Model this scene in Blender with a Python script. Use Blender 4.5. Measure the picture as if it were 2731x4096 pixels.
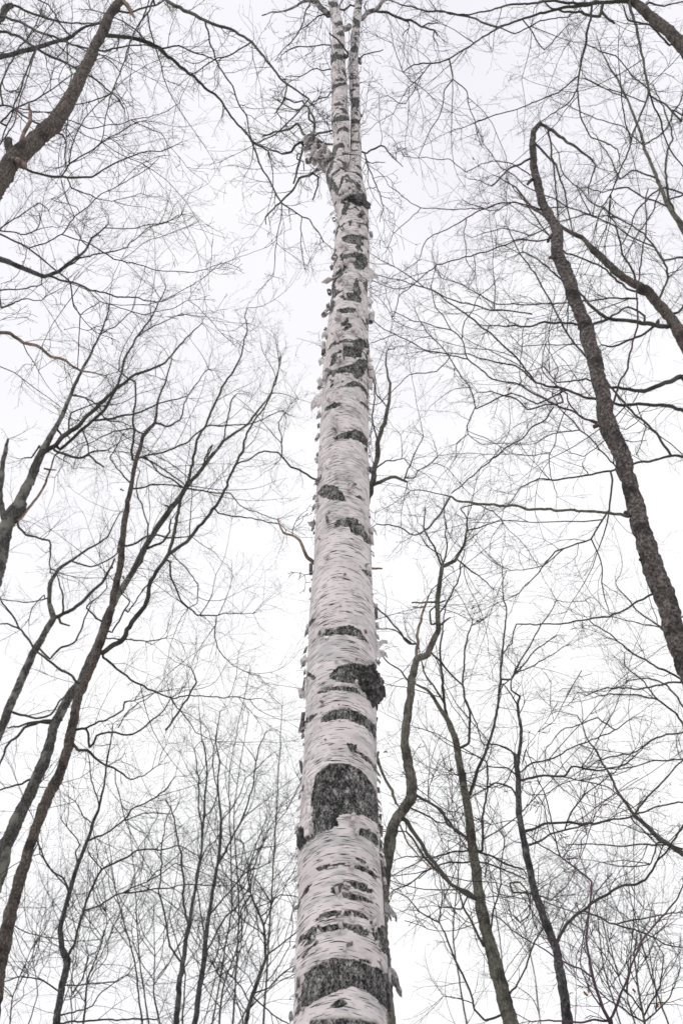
import bpy, math, random
import numpy as np
for o in list(bpy.data.objects): bpy.data.objects.remove(o)
scn = bpy.context.scene
# ------------------------------------------------------------------ camera, sky, sun, exposure
PITCH = math.radians(43.0); CAMZ = 1.6; LENS = 35.0; FPX = LENS/36.0*4096.0
cam = bpy.data.cameras.new('camera'); camo = bpy.data.objects.new('camera', cam)
scn.collection.objects.link(camo); scn.camera = camo
camo.location = (0, 0, CAMZ); camo.rotation_euler = (math.pi/2 + PITCH, 0, 0)
cam.sensor_fit = 'VERTICAL'; cam.sensor_height = 36; cam.sensor_width = 24; cam.lens = LENS
cam.clip_start = 0.05; cam.clip_end = 2000
cam.dof.use_dof = True; cam.dof.focus_distance = 4.6; cam.dof.aperture_fstop = 6.0
SUN_EL, SUN_AZ = math.radians(52), math.radians(228)      # behind the camera, to its left
w = bpy.data.worlds.new('World'); scn.world = w; w.use_nodes = True
nt = w.node_tree; nt.nodes.clear()
out = nt.nodes.new('ShaderNodeOutputWorld'); bg = nt.nodes.new('ShaderNodeBackground')
sky = nt.nodes.new('ShaderNodeTexSky'); sky.sky_type = 'NISHITA'; sky.sun_disc = False
sky.sun_elevation = SUN_EL; sky.sun_rotation = SUN_AZ; sky.dust_density = 6; sky.air_density = 1.0
hs = nt.nodes.new('ShaderNodeHueSaturation'); hs.inputs['Saturation'].default_value = 0.12; hs.inputs['Value'].default_value = 1.0
mx = nt.nodes.new('ShaderNodeMix'); mx.data_type = 'RGBA'; mx.inputs[0].default_value = 0.93
# an even, closed cloud deck with soft, broad thicker and thinner places
tc = nt.nodes.new('ShaderNodeTexCoord'); nz = nt.nodes.new('ShaderNodeTexNoise')
nz.inputs['Scale'].default_value = 1.6; nz.inputs['Detail'].default_value = 3
cr_ = nt.nodes.new('ShaderNodeValToRGB')
cr_.color_ramp.elements[0].position = 0.30; cr_.color_ramp.elements[0].color = (7.6, 7.5, 8.1, 1)
cr_.color_ramp.elements[1].position = 0.62; cr_.color_ramp.elements[1].color = (9.0, 9.0, 9.1, 1)
nt.links.new(tc.outputs['Generated'], nz.inputs['Vector']); nt.links.new(nz.outputs['Fac'], cr_.inputs[0])
nt.links.new(sky.outputs[0], hs.inputs['Color']); nt.links.new(hs.outputs[0], mx.inputs[6]); nt.links.new(cr_.outputs[0], mx.inputs[7])
nt.links.new(mx.outputs[2], bg.inputs['Color']); bg.inputs['Strength'].default_value = 0.124
nt.links.new(bg.outputs[0], out.inputs['Surface'])
sl = bpy.data.lights.new('sun', 'SUN'); sl.energy = .9; sl.angle = math.radians(40); sl.color = (1, .97, .94)
so = bpy.data.objects.new('sun', sl); scn.collection.objects.link(so)
so.rotation_euler = (math.pi/2 - SUN_EL, 0, math.pi - SUN_AZ)
so.location = (-8, -8, 20)
scn.view_settings.view_transform = 'Standard'; scn.view_settings.look = 'None'
scn.view_settings.exposure = 0.0; scn.view_settings.gamma = 1.0
scn.render.engine = 'CYCLES'
# ------------------------------------------------------------------ helpers
rng = np.random.default_rng(11); random.seed(5)
SP, CP = math.sin(PITCH), math.cos(PITCH)
CAM = np.array([0, 0, CAMZ])
def rays(px):
    px = np.asarray(px, float)
    dx = (px[:, 0]-1365.5)/FPX; dy = (2048-px[:, 1])/FPX
    return np.stack([dx, CP-SP*dy, SP+CP*dy], 1)
def at_Y(px, Y):                       # a pixel's direction followed to the upright sheet Y = const a tree stands in
    d = rays(px); t = np.asarray(Y)/d[:, 1]
    return CAM + d*t[:, None], t
def project(p):
    q = p-CAM; z = q[:, 1]*CP+q[:, 2]*SP; u = q[:, 2]*CP-q[:, 1]*SP
    return np.stack([1365.5+FPX*q[:, 0]/z, 2048-FPX*u/z], 1)
def catmull(a, step):
    a = np.asarray(a, float)
    if len(a) == 2: p = np.vstack([2*a[0]-a[1], a, 2*a[1]-a[0]])
    else: p = np.vstack([2*a[0]-a[1], a, 2*a[-1]-a[-2]])
    o = []
    for i in range(1, len(p)-2):
        n = max(2, int(np.linalg.norm(p[i+1, :2]-p[i, :2])/step)); t = np.linspace(0, 1, n, endpoint=False)[:, None]
        p0, p1, p2, p3 = p[i-1], p[i], p[i+1], p[i+2]
        c = .5*((2*p1)+(-p0+p2)*t+(2*p0-5*p1+4*p2-p3)*t*t+(-p0+3*p1-3*p2+p3)*t**3)
        l = p1+(p2-p1)*t
        o.append(.3*c+.7*l)
    o.append(p[-2][None]); return np.vstack(o)
def hsh(i, j, k, s):
    h = (i*374761393+j*668265263+k*2147483647+s*974634777) & 0xFFFFFFFF
    h = ((h ^ (h >> 13))*1274126177) & 0xFFFFFFFF
    return ((h ^ (h >> 16)) & 0xFFFF)/65535.0
def vnoise(p, s=0):
    p = np.asarray(p, float); f = np.floor(p); i = f.astype(np.int64); t = p-f; t = t*t*(3-2*t); r = 0
    for a in (0, 1):
        wa = t[:, 0] if a else 1-t[:, 0]
        for b in (0, 1):
            wb = t[:, 1] if b else 1-t[:, 1]
            for c in (0, 1):
                wc = t[:, 2] if c else 1-t[:, 2]
                r = r+wa*wb*wc*hsh(i[:, 0]+a, i[:, 1]+b, i[:, 2]+c, s)
    return r
def fbm(p, o=3, s=0):
    r = 0; a = .5; n = 0; p = np.asarray(p, float)
    for k in range(o): r = r+a*vnoise(p*2**k+17.3*k, s+k); n += a; a *= .5
    return r/n
def mesh_np(name, v, f, smooth=True):
    m = bpy.data.meshes.new(name); k = f.shape[1]
    m.vertices.add(len(v)); m.vertices.foreach_set('co', np.ascontiguousarray(v, dtype=np.float32).ravel())
    m.loops.add(f.size); m.loops.foreach_set('vertex_index', np.ascontiguousarray(f, dtype=np.int32).ravel())
    m.polygons.add(len(f)); m.polygons.foreach_set('loop_start', np.arange(0, f.size, k, dtype=np.int32))
    m.polygons.foreach_set('use_smooth', np.full(len(f), smooth)); m.update(); m.validate(); return m
def link(name, mesh, mat, parent=None, origin=None):
    o = bpy.data.objects.new(name, mesh); scn.collection.objects.link(o)
    if mesh is not None and mat is not None:
        mesh.materials.clear(); mesh.materials.append(mat)
    if parent is not None: o.parent = parent
    return o
def thing(name, label, cat, base, group=None):
    o = bpy.data.objects.new(name, None); scn.collection.objects.link(o); o.location = base
    o.empty_display_size = .2; o['label'] = label; o['category'] = cat
    if group: o['group'] = group
    return o
def grid_faces(nr, nc, wrap=True):
    r = np.arange(nr-1)[:, None]; c = np.arange(nc if wrap else nc-1)[None]; c2 = (c+1) % nc
    return np.stack([r*nc+c, r*nc+c2, (r+1)*nc+c2, (r+1)*nc+c], -1).reshape(-1, 4)
def norm(a): return a/np.maximum(np.linalg.norm(a, axis=-1, keepdims=True), 1e-9)
def frames(P):
    T = norm(np.gradient(P, axis=0)); ref = np.array([0, -1., .05]); U = []
    u = norm(ref-T[0]*(ref@T[0]))
    for t in T: u = u-t*(u@t); u = u/max(np.linalg.norm(u), 1e-9); U.append(u)
    U = np.array(U); return T, U, np.cross(T, U)
def tube_one(P, R, S, bump=0., seed=0, fine=9., cap=True):
    """one limb: rough bark relief, knuckles and swellings, closed ends"""
    T, U, V = frames(P); th = np.arange(S)/S*2*math.pi
    L = np.concatenate([[0], np.cumsum(np.linalg.norm(np.diff(P, axis=0), axis=1))])
    RR = np.repeat(R[:, None], S, 1)
    if bump:
        c = np.stack([np.cos(th)[None]*R[:, None]*fine*2.2, np.sin(th)[None]*R[:, None]*fine*2.2, np.repeat(L[:, None]*fine, S, 1)], -1)
        n = fbm((c+np.array([seed*7.7, 0, 0])).reshape(-1, 3), 3, seed).reshape(RR.shape)-.5
        k = fbm(np.stack([L*3.1, L*0+seed, L*0], 1), 2, seed+9)-.5
        RR = RR*(1+bump*n+bump*.45*k[:, None])
    v = P[:, None]+RR[..., None]*(np.cos(th)[None, :, None]*U[:, None]+np.sin(th)[None, :, None]*V[:, None])
    v = v.reshape(-1, 3); f = grid_faces(len(P), S)
    if cap:
        n0 = len(v); v = np.vstack([v, P[:1]-T[:1]*R[0]*.3, P[-1:]+T[-1:]*R[-1]*.8])
        c = np.arange(S); c2 = (c+1) % S; l = (len(P)-1)*S
        f = np.vstack([f, np.stack([c2, c, np.full(S, n0), np.full(S, n0)], 1), np.stack([l+c, l+c2, np.full(S, n0+1), np.full(S, n0+1)], 1)])
    return v, f
def fix_quads(f):                       # fan triangles are stored as quads with a doubled corner: give them as real faces
    d = f[:, 2] == f[:, 3]; return f[~d], f[d][:, :3]
def mesh_mixed(name, v, f, smooth=True):
    q, t = fix_quads(f); m = bpy.data.meshes.new(name)
    m.vertices.add(len(v)); m.vertices.foreach_set('co', np.ascontiguousarray(v, dtype=np.float32).ravel())
    idx = np.concatenate([q.ravel(), t.ravel()]).astype(np.int32)
    st = np.concatenate([np.arange(len(q))*4, len(q)*4+np.arange(len(t))*3]).astype(np.int32)
    m.loops.add(len(idx)); m.loops.foreach_set('vertex_index', idx)
    m.polygons.add(len(st)); m.polygons.foreach_set('loop_start', st)
    m.polygons.foreach_set('use_smooth', np.full(len(st), smooth)); m.update(); return m
def tubes(P, R, S=3):                    # many twigs at once, (B,K,3)
    B, K, _ = P.shape; T = norm(np.gradient(P, axis=1)); ref = norm(rng.normal(size=(B, 1, 3)))
    U = norm(np.cross(T, ref)); V = np.cross(T, U); th = np.arange(S)/S*2*math.pi
    v = P[:, :, None]+R[:, :, None, None]*(np.cos(th)[None, None, :, None]*U[:, :, None]+np.sin(th)[None, None, :, None]*V[:, :, None])
    f = grid_faces(K, S)[None]+(np.arange(B)*K*S)[:, None, None]
    return v.reshape(-1, 3), f.reshape(-1, 4)
def grow(pos, d, L, r0, r1, K, wander, up, curl=0.06):
    B = len(pos); P = np.empty((B, K, 3)); P[:, 0] = pos; d = norm(d); st = (L/(K-1))[:, None]
    bend = rng.normal(size=(B, 3))*curl
    for k in range(1, K):
        P[:, k] = P[:, k-1]+d*st*rng.uniform(.75, 1.25, (B, 1))
        d = norm(d+rng.normal(size=(B, 3))*wander+bend+np.array([0, 0, up]))
    t = np.linspace(0, 1, K)[None]; R = r0[:, None]*(1-t)+r1[:, None]*t if np.ndim(r0) else np.repeat((r0*(1-t)+r1*t), B, 0)
    return P, R
def side(t, a):
    q = rng.normal(size=t.shape); q = norm(q-t*(q*t).sum(-1, keepdims=True))
    return t*np.cos(a)[:, None]+q*np.sin(a)[:, None]
def children(P, R, n, lf, ang, K, wander, up, rr=(.65, .0012), lo=.15):
    """n side shoots on every twig of a batch"""
    B, Kp, _ = P.shape; m = B*n; i = np.repeat(np.arange(B), n)
    f = (np.tile(np.arange(n), B)+rng.uniform(0, 1, m))/n; f = lo+(1-lo)*f; x = f*(Kp-1); k = np.minimum(x.astype(int), Kp-2); t = (x-k)[:, None]
    pos = P[i, k]*(1-t)+P[i, k+1]*t; tan = norm(P[i, k+1]-P[i, k]); r = (R[i, k]*(1-t[:, 0])+R[i, k+1]*t[:, 0])
    Lp = np.linalg.norm(np.diff(P, axis=1), axis=2).sum(1)[i]
    L = Lp*rng.uniform(lf[0], lf[1], m)*(1.15-.7*f)
    return grow(pos, side(tan, np.radians(rng.uniform(ang[0], ang[1], m))), L, np.maximum(r*rr[0], rr[1]), np.full(m, rr[1]), K, wander, up)
# ------------------------------------------------------------------ materials
def mat_nodes(name):
    m = bpy.data.materials.new(name); m.use_nodes = True; nt = m.node_tree
    b = nt.nodes['Principled BSDF']; b.inputs['Specular IOR Level'].default_value = .25; return m, nt, b
def ramp(nt, stops):
    r = nt.nodes.new('ShaderNodeValToRGB'); e = r.color_ramp.elements
    while len(e) < len(stops): e.new(.5)
    for s, (p, c) in zip(e, stops): s.position = p; s.color = (*c, 1) if len(c) == 3 else c
    return r
def g(v): return (v, v, v)
def rough_bark(name, c0, c1, c2, scale=(70, 70, 13), lichen=None):
    m, nt, b = mat_nodes(name); L = nt.links.new
    tc = nt.nodes.new('ShaderNodeTexCoord'); mp = nt.nodes.new('ShaderNodeMapping'); mp.inputs['Scale'].default_value = scale
    L(tc.outputs['Object'], mp.inputs[0])
    n1 = nt.nodes.new('ShaderNodeTexNoise'); n1.inputs['Scale'].default_value = 1; n1.inputs['Detail'].default_value = 8; n1.inputs['Roughness'].default_value = .75; n1.inputs['Distortion'].default_value = .6
    L(mp.outputs[0], n1.inputs['Vector'])
    n3 = nt.nodes.new('ShaderNodeTexNoise'); n3.inputs['Scale'].default_value = 34; n3.inputs['Detail'].default_value = 3; L(tc.outputs['Object'], n3.inputs['Vector'])
    sm = nt.nodes.new('ShaderNodeMix'); sm.inputs[0].default_value = .3; L(n1.outputs['Fac'], sm.inputs[2]); L(n3.outputs['Fac'], sm.inputs[3])
    r = ramp(nt, [(.40, c0), (.5, c1), (.60, c2)]); L(sm.outputs[0], r.inputs[0]); col = r.outputs[0]
    n2 = nt.nodes.new('ShaderNodeTexNoise'); n2.inputs['Scale'].default_value = 4.2; n2.inputs['Detail'].default_value = 4
    L(tc.outputs['Object'], n2.inputs['Vector'])
    r2 = ramp(nt, [(.5, g(0)), (.62, g(1))]); L(n2.outputs['Fac'], r2.inputs[0])
    mx = nt.nodes.new('ShaderNodeMix'); mx.data_type = 'RGBA'; L(r2.outputs[0], mx.inputs[0]); L(col, mx.inputs[6])
    if lichen: mx.inputs[7].default_value = (*lichen, 1)
    else:
        mu = nt.nodes.new('ShaderNodeMix'); mu.data_type = 'RGBA'; mu.blend_type = 'MULTIPLY'; mu.inputs[0].default_value = 1
        L(col, mu.inputs[6]); mu.inputs[7].default_value = (.42, .42, .43, 1); L(mu.outputs[2], mx.inputs[7])
    L(mx.outputs[2], b.inputs['Base Color']); b.inputs['Roughness'].default_value = .9
    bp = nt.nodes.new('ShaderNodeBump'); bp.inputs['Distance'].default_value = .012; bp.inputs['Strength'].default_value = .9
    L(n1.outputs['Fac'], bp.inputs['Height']); L(bp.outputs[0], b.inputs['Normal']); return m
def twig_mat(name, c0, c1):
    m, nt, b = mat_nodes(name); L = nt.links.new
    tc = nt.nodes.new('ShaderNodeTexCoord'); n = nt.nodes.new('ShaderNodeTexNoise'); n.inputs['Scale'].default_value = 3.; n.inputs['Detail'].default_value = 6
    L(tc.outputs['Object'], n.inputs['Vector']); r = ramp(nt, [(.38, c0), (.62, c1)]); L(n.outputs['Fac'], r.inputs[0])
    L(r.outputs[0], b.inputs['Base Color']); b.inputs['Roughness'].default_value = .75; return m
M = {
 'brown': rough_bark('brown_bark', (.035, .03, .027), (.088, .073, .062), (.2, .172, .15)),
 'grey': rough_bark('grey_bark', (.022, .022, .024), (.062, .061, .06), (.15, .148, .14), (38, 38, 16)),
 'lichen': rough_bark('lichen_bark', (.02, .019, .018), (.058, .055, .051), (.15, .145, .132), (40, 40, 12), (.18, .175, .15)),
 'cherry': rough_bark('flaky_bark', (.024, .021, .02), (.08, .069, .063), (.23, .205, .185), (34, 34, 30)),
 'olive': rough_bark('olive_bark', (.05, .047, .038), (.115, .108, .088), (.2, .19, .158), (60, 60, 10)),
 'tan': rough_bark('dead_wood', (.12, .085, .065), (.24, .175, .135), (.36, .29, .24), (50, 50, 10)),
 'limb': twig_mat('limb_bark', (.022, .023, .019), (.07, .067, .056)),
 'twig': twig_mat('twig_bark', (.022, .022, .019), (.05, .047, .041)),
 'purple': twig_mat('plum_twig_bark', (.04, .026, .034), (.085, .055, .068)),
 'pale': twig_mat('pale_stem_bark', (.16, .15, .14), (.38, .36, .34)),
}
# ------------------------------------------------------------------ ground
def build_ground():
    n = 90; a = np.linspace(-1, 1, n); a = np.sign(a)*np.abs(a)**2.2*400
    X, Y = np.meshgrid(a, a); r = np.hypot(X, Y)
    Z = (fbm(np.stack([X.ravel()*.35, Y.ravel()*.35, X.ravel()*0], 1), 3, 3).reshape(X.shape)-.5)*.25*np.clip(r/6, .2, 1)-.06
    m = mesh_np('ground', np.stack([X, Y, Z], -1).reshape(-1, 3), grid_faces(n, n, False))
    mm, nt, b = mat_nodes('snow_cover'); L = nt.links.new
    tc = nt.nodes.new('ShaderNodeTexCoord'); nz = nt.nodes.new('ShaderNodeTexNoise'); nz.inputs['Scale'].default_value = .9; nz.inputs['Detail'].default_value = 8
    L(tc.outputs['Object'], nz.inputs['Vector']); r = ramp(nt, [(.3, (.16, .11, .07)), (.38, (.62, .61, .62)), (.6, (.82, .82, .84))])
    L(nz.outputs['Fac'], r.inputs[0]); L(r.outputs[0], b.inputs['Base Color']); b.inputs['Roughness'].default_value = .8
    o = link('ground', m, mm); o['kind'] = 'structure'; o['label'] = 'thin snow cover over leaf litter on the forest floor'
build_ground()
# ------------------------------------------------------------------ birch material
def birch_material():
    m, nt, b = mat_nodes('birch_bark'); L = nt.links.new; N = nt.nodes.new
    at = N('ShaderNodeAttribute'); at.attribute_name = 'bark'; dk = N('ShaderNodeAttribute'); dk.attribute_name = 'dark'
    gy = N('ShaderNodeAttribute'); gy.attribute_name = 'grey'
    def mapn(scale, det=2, rough=.5, warp=0, loc=(0, 0, 0)):
        mp = N('ShaderNodeMapping'); mp.inputs['Scale'].default_value = scale; mp.inputs['Location'].default_value = loc; L(at.outputs['Vector'], mp.inputs[0])
        n = N('ShaderNodeTexNoise'); n.inputs['Scale'].default_value = 1; n.inputs['Detail'].default_value = det; n.inputs['Roughness'].default_value = rough
        n.inputs['Distortion'].default_value = warp; L(mp.outputs[0], n.inputs['Vector']); return n
    def mix(fac, a, c, mode='MIX'):
        x = N('ShaderNodeMix'); x.data_type = 'RGBA'; x.blend_type = mode
        for s, v in ((0, fac), (6, a), (7, c)):
            if isinstance(v, (int, float)): x.inputs[s].default_value = v
            elif isinstance(v, tuple): x.inputs[s].default_value = (*v, 1)
            else: L(v, x.inputs[s])
        return x.outputs[2]
    def math_(op, a, c=None, clamp=False):
        x = N('ShaderNodeMath'); x.operation = op; x.use_clamp = clamp
        for i, v in enumerate((a, c)):
            if v is None: continue
            if isinstance(v, (int, float)): x.inputs[i].default_value = v
            else: L(v, x.inputs[i])
        return x.outputs[0]
    # white paper bark, faintly pink, with weathered grey film in ragged horizontal areas
    tint = mapn((7, 7, 14), 4); rt = ramp(nt, [(.3, (.52, .472, .46)), (.5, (.60, .552, .54)), (.7, (.67, .622, .612))]); L(tint.outputs['Fac'], rt.inputs[0])
    mo = mapn((13, 13, 34), 7, .6, .15); gg = math_('ADD', mo.outputs['Fac'], math_('MULTIPLY', gy.outputs['Fac'], .34))
    rg = ramp(nt, [(.70, g(0)), (.74, g(.6)), (.84, g(.85))]); L(gg, rg.inputs[0])
    col = mix(rg.outputs[0], rt.outputs[0], (.42, .405, .40))
    # faint fine banding of the paper
    fb = mapn((5, 5, 170), 3); rf = ramp(nt, [(.35, g(.94)), (.55, g(1))]); L(fb.outputs['Fac'], rf.inputs[0]); col = mix(1, col, rf.outputs[0], 'MULTIPLY')
    # lenticels: short dark dashes lying round the stem
    le = mapn((20, 20, 340), 0); l2 = mapn((25, 25, 380), 0, loc=(9.3, 4.1, 77.7)); big = mapn((9, 9, 9), 2)
    lm = math_('MAXIMUM', le.outputs['Fac'], l2.outputs['Fac']); lb = math_('ADD', lm, math_('MULTIPLY', math_('SUBTRACT', big.outputs['Fac'], .5), .30))
    rl = ramp(nt, [(.70, g(0)), (.735, g(1))]); L(lb, rl.inputs[0]); col = mix(rl.outputs[0], col, (.04, .035, .035))
    # rough dark bark of the bare bands: grey plates between black cracks
    ds = mapn((95, 95, 62), 9, .78, .5); pn = mapn((26, 26, 20), 4, .6); fi = mapn((130, 130, 62), 2, .6, .8)
    rid = math_('ABSOLUTE', math_('SUBTRACT', fi.outputs['Fac'], .5))                       # narrow valleys: the cracks
    thr = math_('ADD', math_('MULTIPLY', math_('MINIMUM', rid, .09), 2.6), math_('MULTIPLY', math_('SUBTRACT', ds.outputs['Fac'], .5), 1.05))
    thr = math_('ADD', thr, math_('MULTIPLY', math_('SUBTRACT', pn.outputs['Fac'], .5), .6))
    rp = ramp(nt, [(-.0, (.010, .010, .012)), (.10, (.045, .044, .044)), (.19, (.19, .182, .175)), (.40, (.40, .385, .365))]); L(thr, rp.inputs[0])
    da = math_('ADD', dk.outputs['Fac'], math_('MULTIPLY', math_('SUBTRACT', mapn((60, 60, 150), 4, .6).outputs['Fac'], .5), .45))
    rd = ramp(nt, [(.44, g(0)), (.56, g(1))]); L(da, rd.inputs[0])
    rim = ramp(nt, [(.22, g(0)), (.40, g(.75))]); L(da, rim.inputs[0]); col = mix(rim.outputs[0], col, (.36, .335, .315))   # thin inner bark bared round each patch
    col = mix(rd.outputs[0], col, rp.outputs[0]); L(col, b.inputs['Base Color']); b.inputs['Roughness'].default_value = .72
    h = math_('SUBTRACT', math_('MULTIPLY', math_('MULTIPLY', rd.outputs[0], math_('MINIMUM', thr, .3)), 3.2), math_('MULTIPLY', rl.outputs[0], .25))
    h = math_('ADD', h, math_('MULTIPLY', fb.outputs['Fac'], .2))
    bp = N('ShaderNodeBump'); bp.inputs['Distance'].default_value = .006; bp.inputs['Strength'].default_value = .8; L(h, bp.inputs['Height']); L(bp.outputs[0], b.inputs['Normal'])
    return m
M['birch'] = birch_material()
def curl_material(name, out_c, in_c):
    m, nt, b = mat_nodes(name); L = nt.links.new; N = nt.nodes.new
    a = N('ShaderNodeAttribute'); a.attribute_name = 'inner'; tc = N('ShaderNodeTexCoord')
    n = N('ShaderNodeTexNoise'); n.inputs['Scale'].default_value = 90; n.inputs['Detail'].default_value = 4; L(tc.outputs['Object'], n.inputs['Vector'])
    r1 = ramp(nt, [(.35, tuple(.55*x for x in out_c)), (.55, out_c)]); r2 = ramp(nt, [(.3, tuple(.5*x for x in in_c)), (.65, in_c)])
    L(n.outputs['Fac'], r1.inputs[0]); L(n.outputs['Fac'], r2.inputs[0])
    x = N('ShaderNodeMix'); x.data_type = 'RGBA'; L(a.outputs['Fac'], x.inputs[0]); L(r1.outputs[0], x.inputs[6]); L(r2.outputs[0], x.inputs[7])
    L(x.outputs[2], b.inputs['Base Color']); b.inputs['Roughness'].default_value = .7; return m
M['curl'] = curl_material('peeling_bark', (.74, .70, .69), (.54, .50, .485))
M['curl_dark'] = curl_material('shaded_peeling_bark', (.30, .285, .28), (.16, .14, .14))  # backlit shade of edge curls put into the colour; also mixed among other curls
# ------------------------------------------------------------------ birch trunk
BY = 3.2                                    # metres in front of the camera
EDGE = np.array([(4096,1173,1555),(3860,1182,1552),(3640,1191,1540),(3400,1190,1522),(3300,1192,1515),(3130,1205,1504),(2900,1215,1502),
 (2750,1215,1506),(2600,1224,1508),(2400,1240,1490),(2200,1253,1485),(2000,1264,1479),(1820,1276,1477),(1700,1282,1479),(1600,1288,1478),
 (1500,1291,1481),(1400,1303,1480),(1300,1309,1475),(1200,1322,1469),(1100,1329,1474),(1000,1331,1477),(900,1341,1472),(840,1344,1474),
 (790,1330,1467),(760,1318,1462),(735,1322,1452),(715,1340,1440)], float)
C1 = lambda p: [(1100+x*.3827, 3400+y*.3827) for x, y in p]
C2 = lambda p: [(1100+x*.3827, 2900+y*.3827) for x, y in p]
C3 = lambda p: [(1100+x*.3827, 2350+y*.3827) for x, y in p]
C4 = lambda p: [(1100+x*.3827, 1800+y*.3827) for x, y in p]
C5 = lambda p: [(1150+x*.3189, 1250+y*.3189) for x, y in p]
C6 = lambda p: [(1150+x*.3189, 700+y*.3189) for x, y in p]
C7 = lambda p: [(1050+x*.3827, 350+y*.3827) for x, y in p]
C8 = lambda p: [(1050+x*.4464, y*.4464) for x, y in p]
PATCH = [
 C1([(470,1170),(600,1140),(720,1130),(900,1160),(1050,1230),(1190,1300),(1200,1700),(1100,1600),(950,1480),(800,1415),(640,1480),(400,1590),(260,1680),(190,1760),(230,1620),(280,1500),(290,1360),(350,1260)]),
 C1([(350,1860),(450,1790),(640,1735),(900,1760),(1100,1860),(1100,2000),(350,2000)]),
 C1([(400,760),(520,655),(700,630),(850,630),(960,690),(980,740),(850,700),(700,690),(560,700)]),
 C1([(450,800),(700,770),(900,790),(980,850),(960,900),(760,830),(480,860)]),
 C1([(290,1110),(330,1040),(450,950),(470,985),(350,1060),(300,1150)]),
 C1([(1000,830),(1100,800),(1200,780),(1210,1150),(1130,1080),(1040,960)]),
 C1([(740,345),(820,330),(950,360),(1040,430),(1000,455),(850,395)]),
 C1([(700,440),(900,470),(1040,560),(960,545),(700,495)]),
 C1([(430,190),(560,150),(740,130),(745,155),(560,185),(440,215)]),
 C1([(830,150),(960,190),(1090,280),(1060,310),(940,225),(830,190)]),
 C1([(1100,1350),(1200,1300),(1230,1900),(1180,1900),(1150,1500)]),
 C2([(575,405),(700,400),(830,430),(930,490),(1000,600),(1060,700),(1080,900),(1110,1150),(1040,1020),(940,960),(820,930),(660,930),(640,1070),(560,1100),(420,1150),(400,1060),(385,900),(380,800),(405,640),(410,540),(480,470)]),
 C2([(820,1080),(960,1080),(1060,1150),(1100,1260),(980,1200),(850,1140)]),
 C2([(190,1080),(240,1100),(320,1180),(420,1130),(400,1200),(300,1260),(280,1310),(190,1290)]),
 C2([(760,200),(840,200),(850,260),(960,330),(1040,430),(1070,520),(980,400),(860,295),(760,265)]),
 C2([(955,-10),(1050,-10),(1075,220),(1010,95)]),
 C3([(490,490),(550,435),(730,400),(770,385),(860,430),(920,490),(980,580),(880,530),(760,490),(620,490),(490,515)]),
 C3([(650,830),(780,790),(900,800),(980,850),(1100,830),(1200,870),(1200,1120),(1080,1230),(1010,1160),(900,1060),(870,1000),(800,1010),(640,980),(560,940),(620,880)]),
 C3([(450,1100),(560,1040),(680,1030),(850,1050),(900,1110),(760,1080),(600,1070),(460,1115)]),
 C3([(480,1360),(590,1290),(780,1270),(900,1310),(1000,1400),(1060,1500),(1080,1568),(930,1460),(800,1390),(650,1380),(480,1405)]),
 C3([(270,840),(380,900),(430,940),(400,970),(340,920),(310,1030),(270,950)]),
 C3([(310,1370),(430,1310),(400,1370),(310,1440)]), C3([(340,400),(370,350),(460,295),(400,360),(330,450)]),
 C4([(430,450),(520,360),(630,370),(700,440),(750,530),(690,530),(560,510),(490,500)]),
 C4([(800,460),(900,485),(945,545),(900,512)]),
 C4([(650,720),(760,700),(850,720),(920,800),(970,900),(990,1000),(900,900),(800,860),(760,790),(600,810)]),
 C4([(880,1240),(980,1255),(1040,1350),(960,1300)]), C4([(420,350),(500,235),(480,300),(440,380)]),
 C4([(950,170),(1010,210),(1030,320),(985,260)]), C4([(930,-20),(1010,-20),(1020,90),(985,60)]),
 C5([(780,380),(900,310),(980,350),(1040,450),(900,450),(800,430)]),
 C5([(440,740),(480,700),(560,720),(720,670),(820,640),(900,570),(980,600),(1000,690),(960,760),(920,840),(850,790),(740,745),(600,765),(500,800)]),
 C5([(700,910),(820,850),(910,880),(960,940),(1040,1070),(980,1040),(900,930),(720,930),(580,945)]),
 C5([(440,1215),(540,1140),(650,1120),(690,1150),(620,1190),(480,1230)]),
 C5([(570,1580),(700,1500),(850,1470),(940,1500),(1010,1600),(1050,1740),(950,1640),(830,1590),(700,1580),(600,1595)]),
 C5([(880,1105),(980,1150),(1060,1260),(990,1215)]), C5([(910,50),(985,140),(1040,290),(990,205)]), C5([(1000,1690),(1060,1720),(1060,1900),(1010,1800)]),
 C6([(700,310),(840,235),(960,225),(1010,300),(1040,450),(940,385),(860,385),(800,340)]),
 C6([(440,-20),(590,90),(650,180),(640,260),(560,240),(480,130)]),
 C6([(670,780),(800,740),(980,770),(990,800),(900,820),(850,870),(700,840)]),
 C6([(650,1080),(700,1000),(860,960),(980,1000),(1010,1100),(990,1200),(970,1290),(930,1200),(860,1180),(800,1090)]),
 C6([(640,1530),(760,1470),(900,1500),(930,1610),(820,1580),(700,1560)]),
 C6([(620,1690),(760,1660),(860,1680),(830,1730),(640,1740)]),
 C6([(820,590),(960,590),(1010,650),(900,612)]), C6([(520,950),(600,900),(575,1040),(540,1060)]), C6([(545,1560),(610,1590),(560,1720),(500,1760)]),
 C6([(680,20),(720,0),(690,110),(640,180)]), C6([(860,490),(930,480),(960,520),(900,540)]),
]
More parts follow.
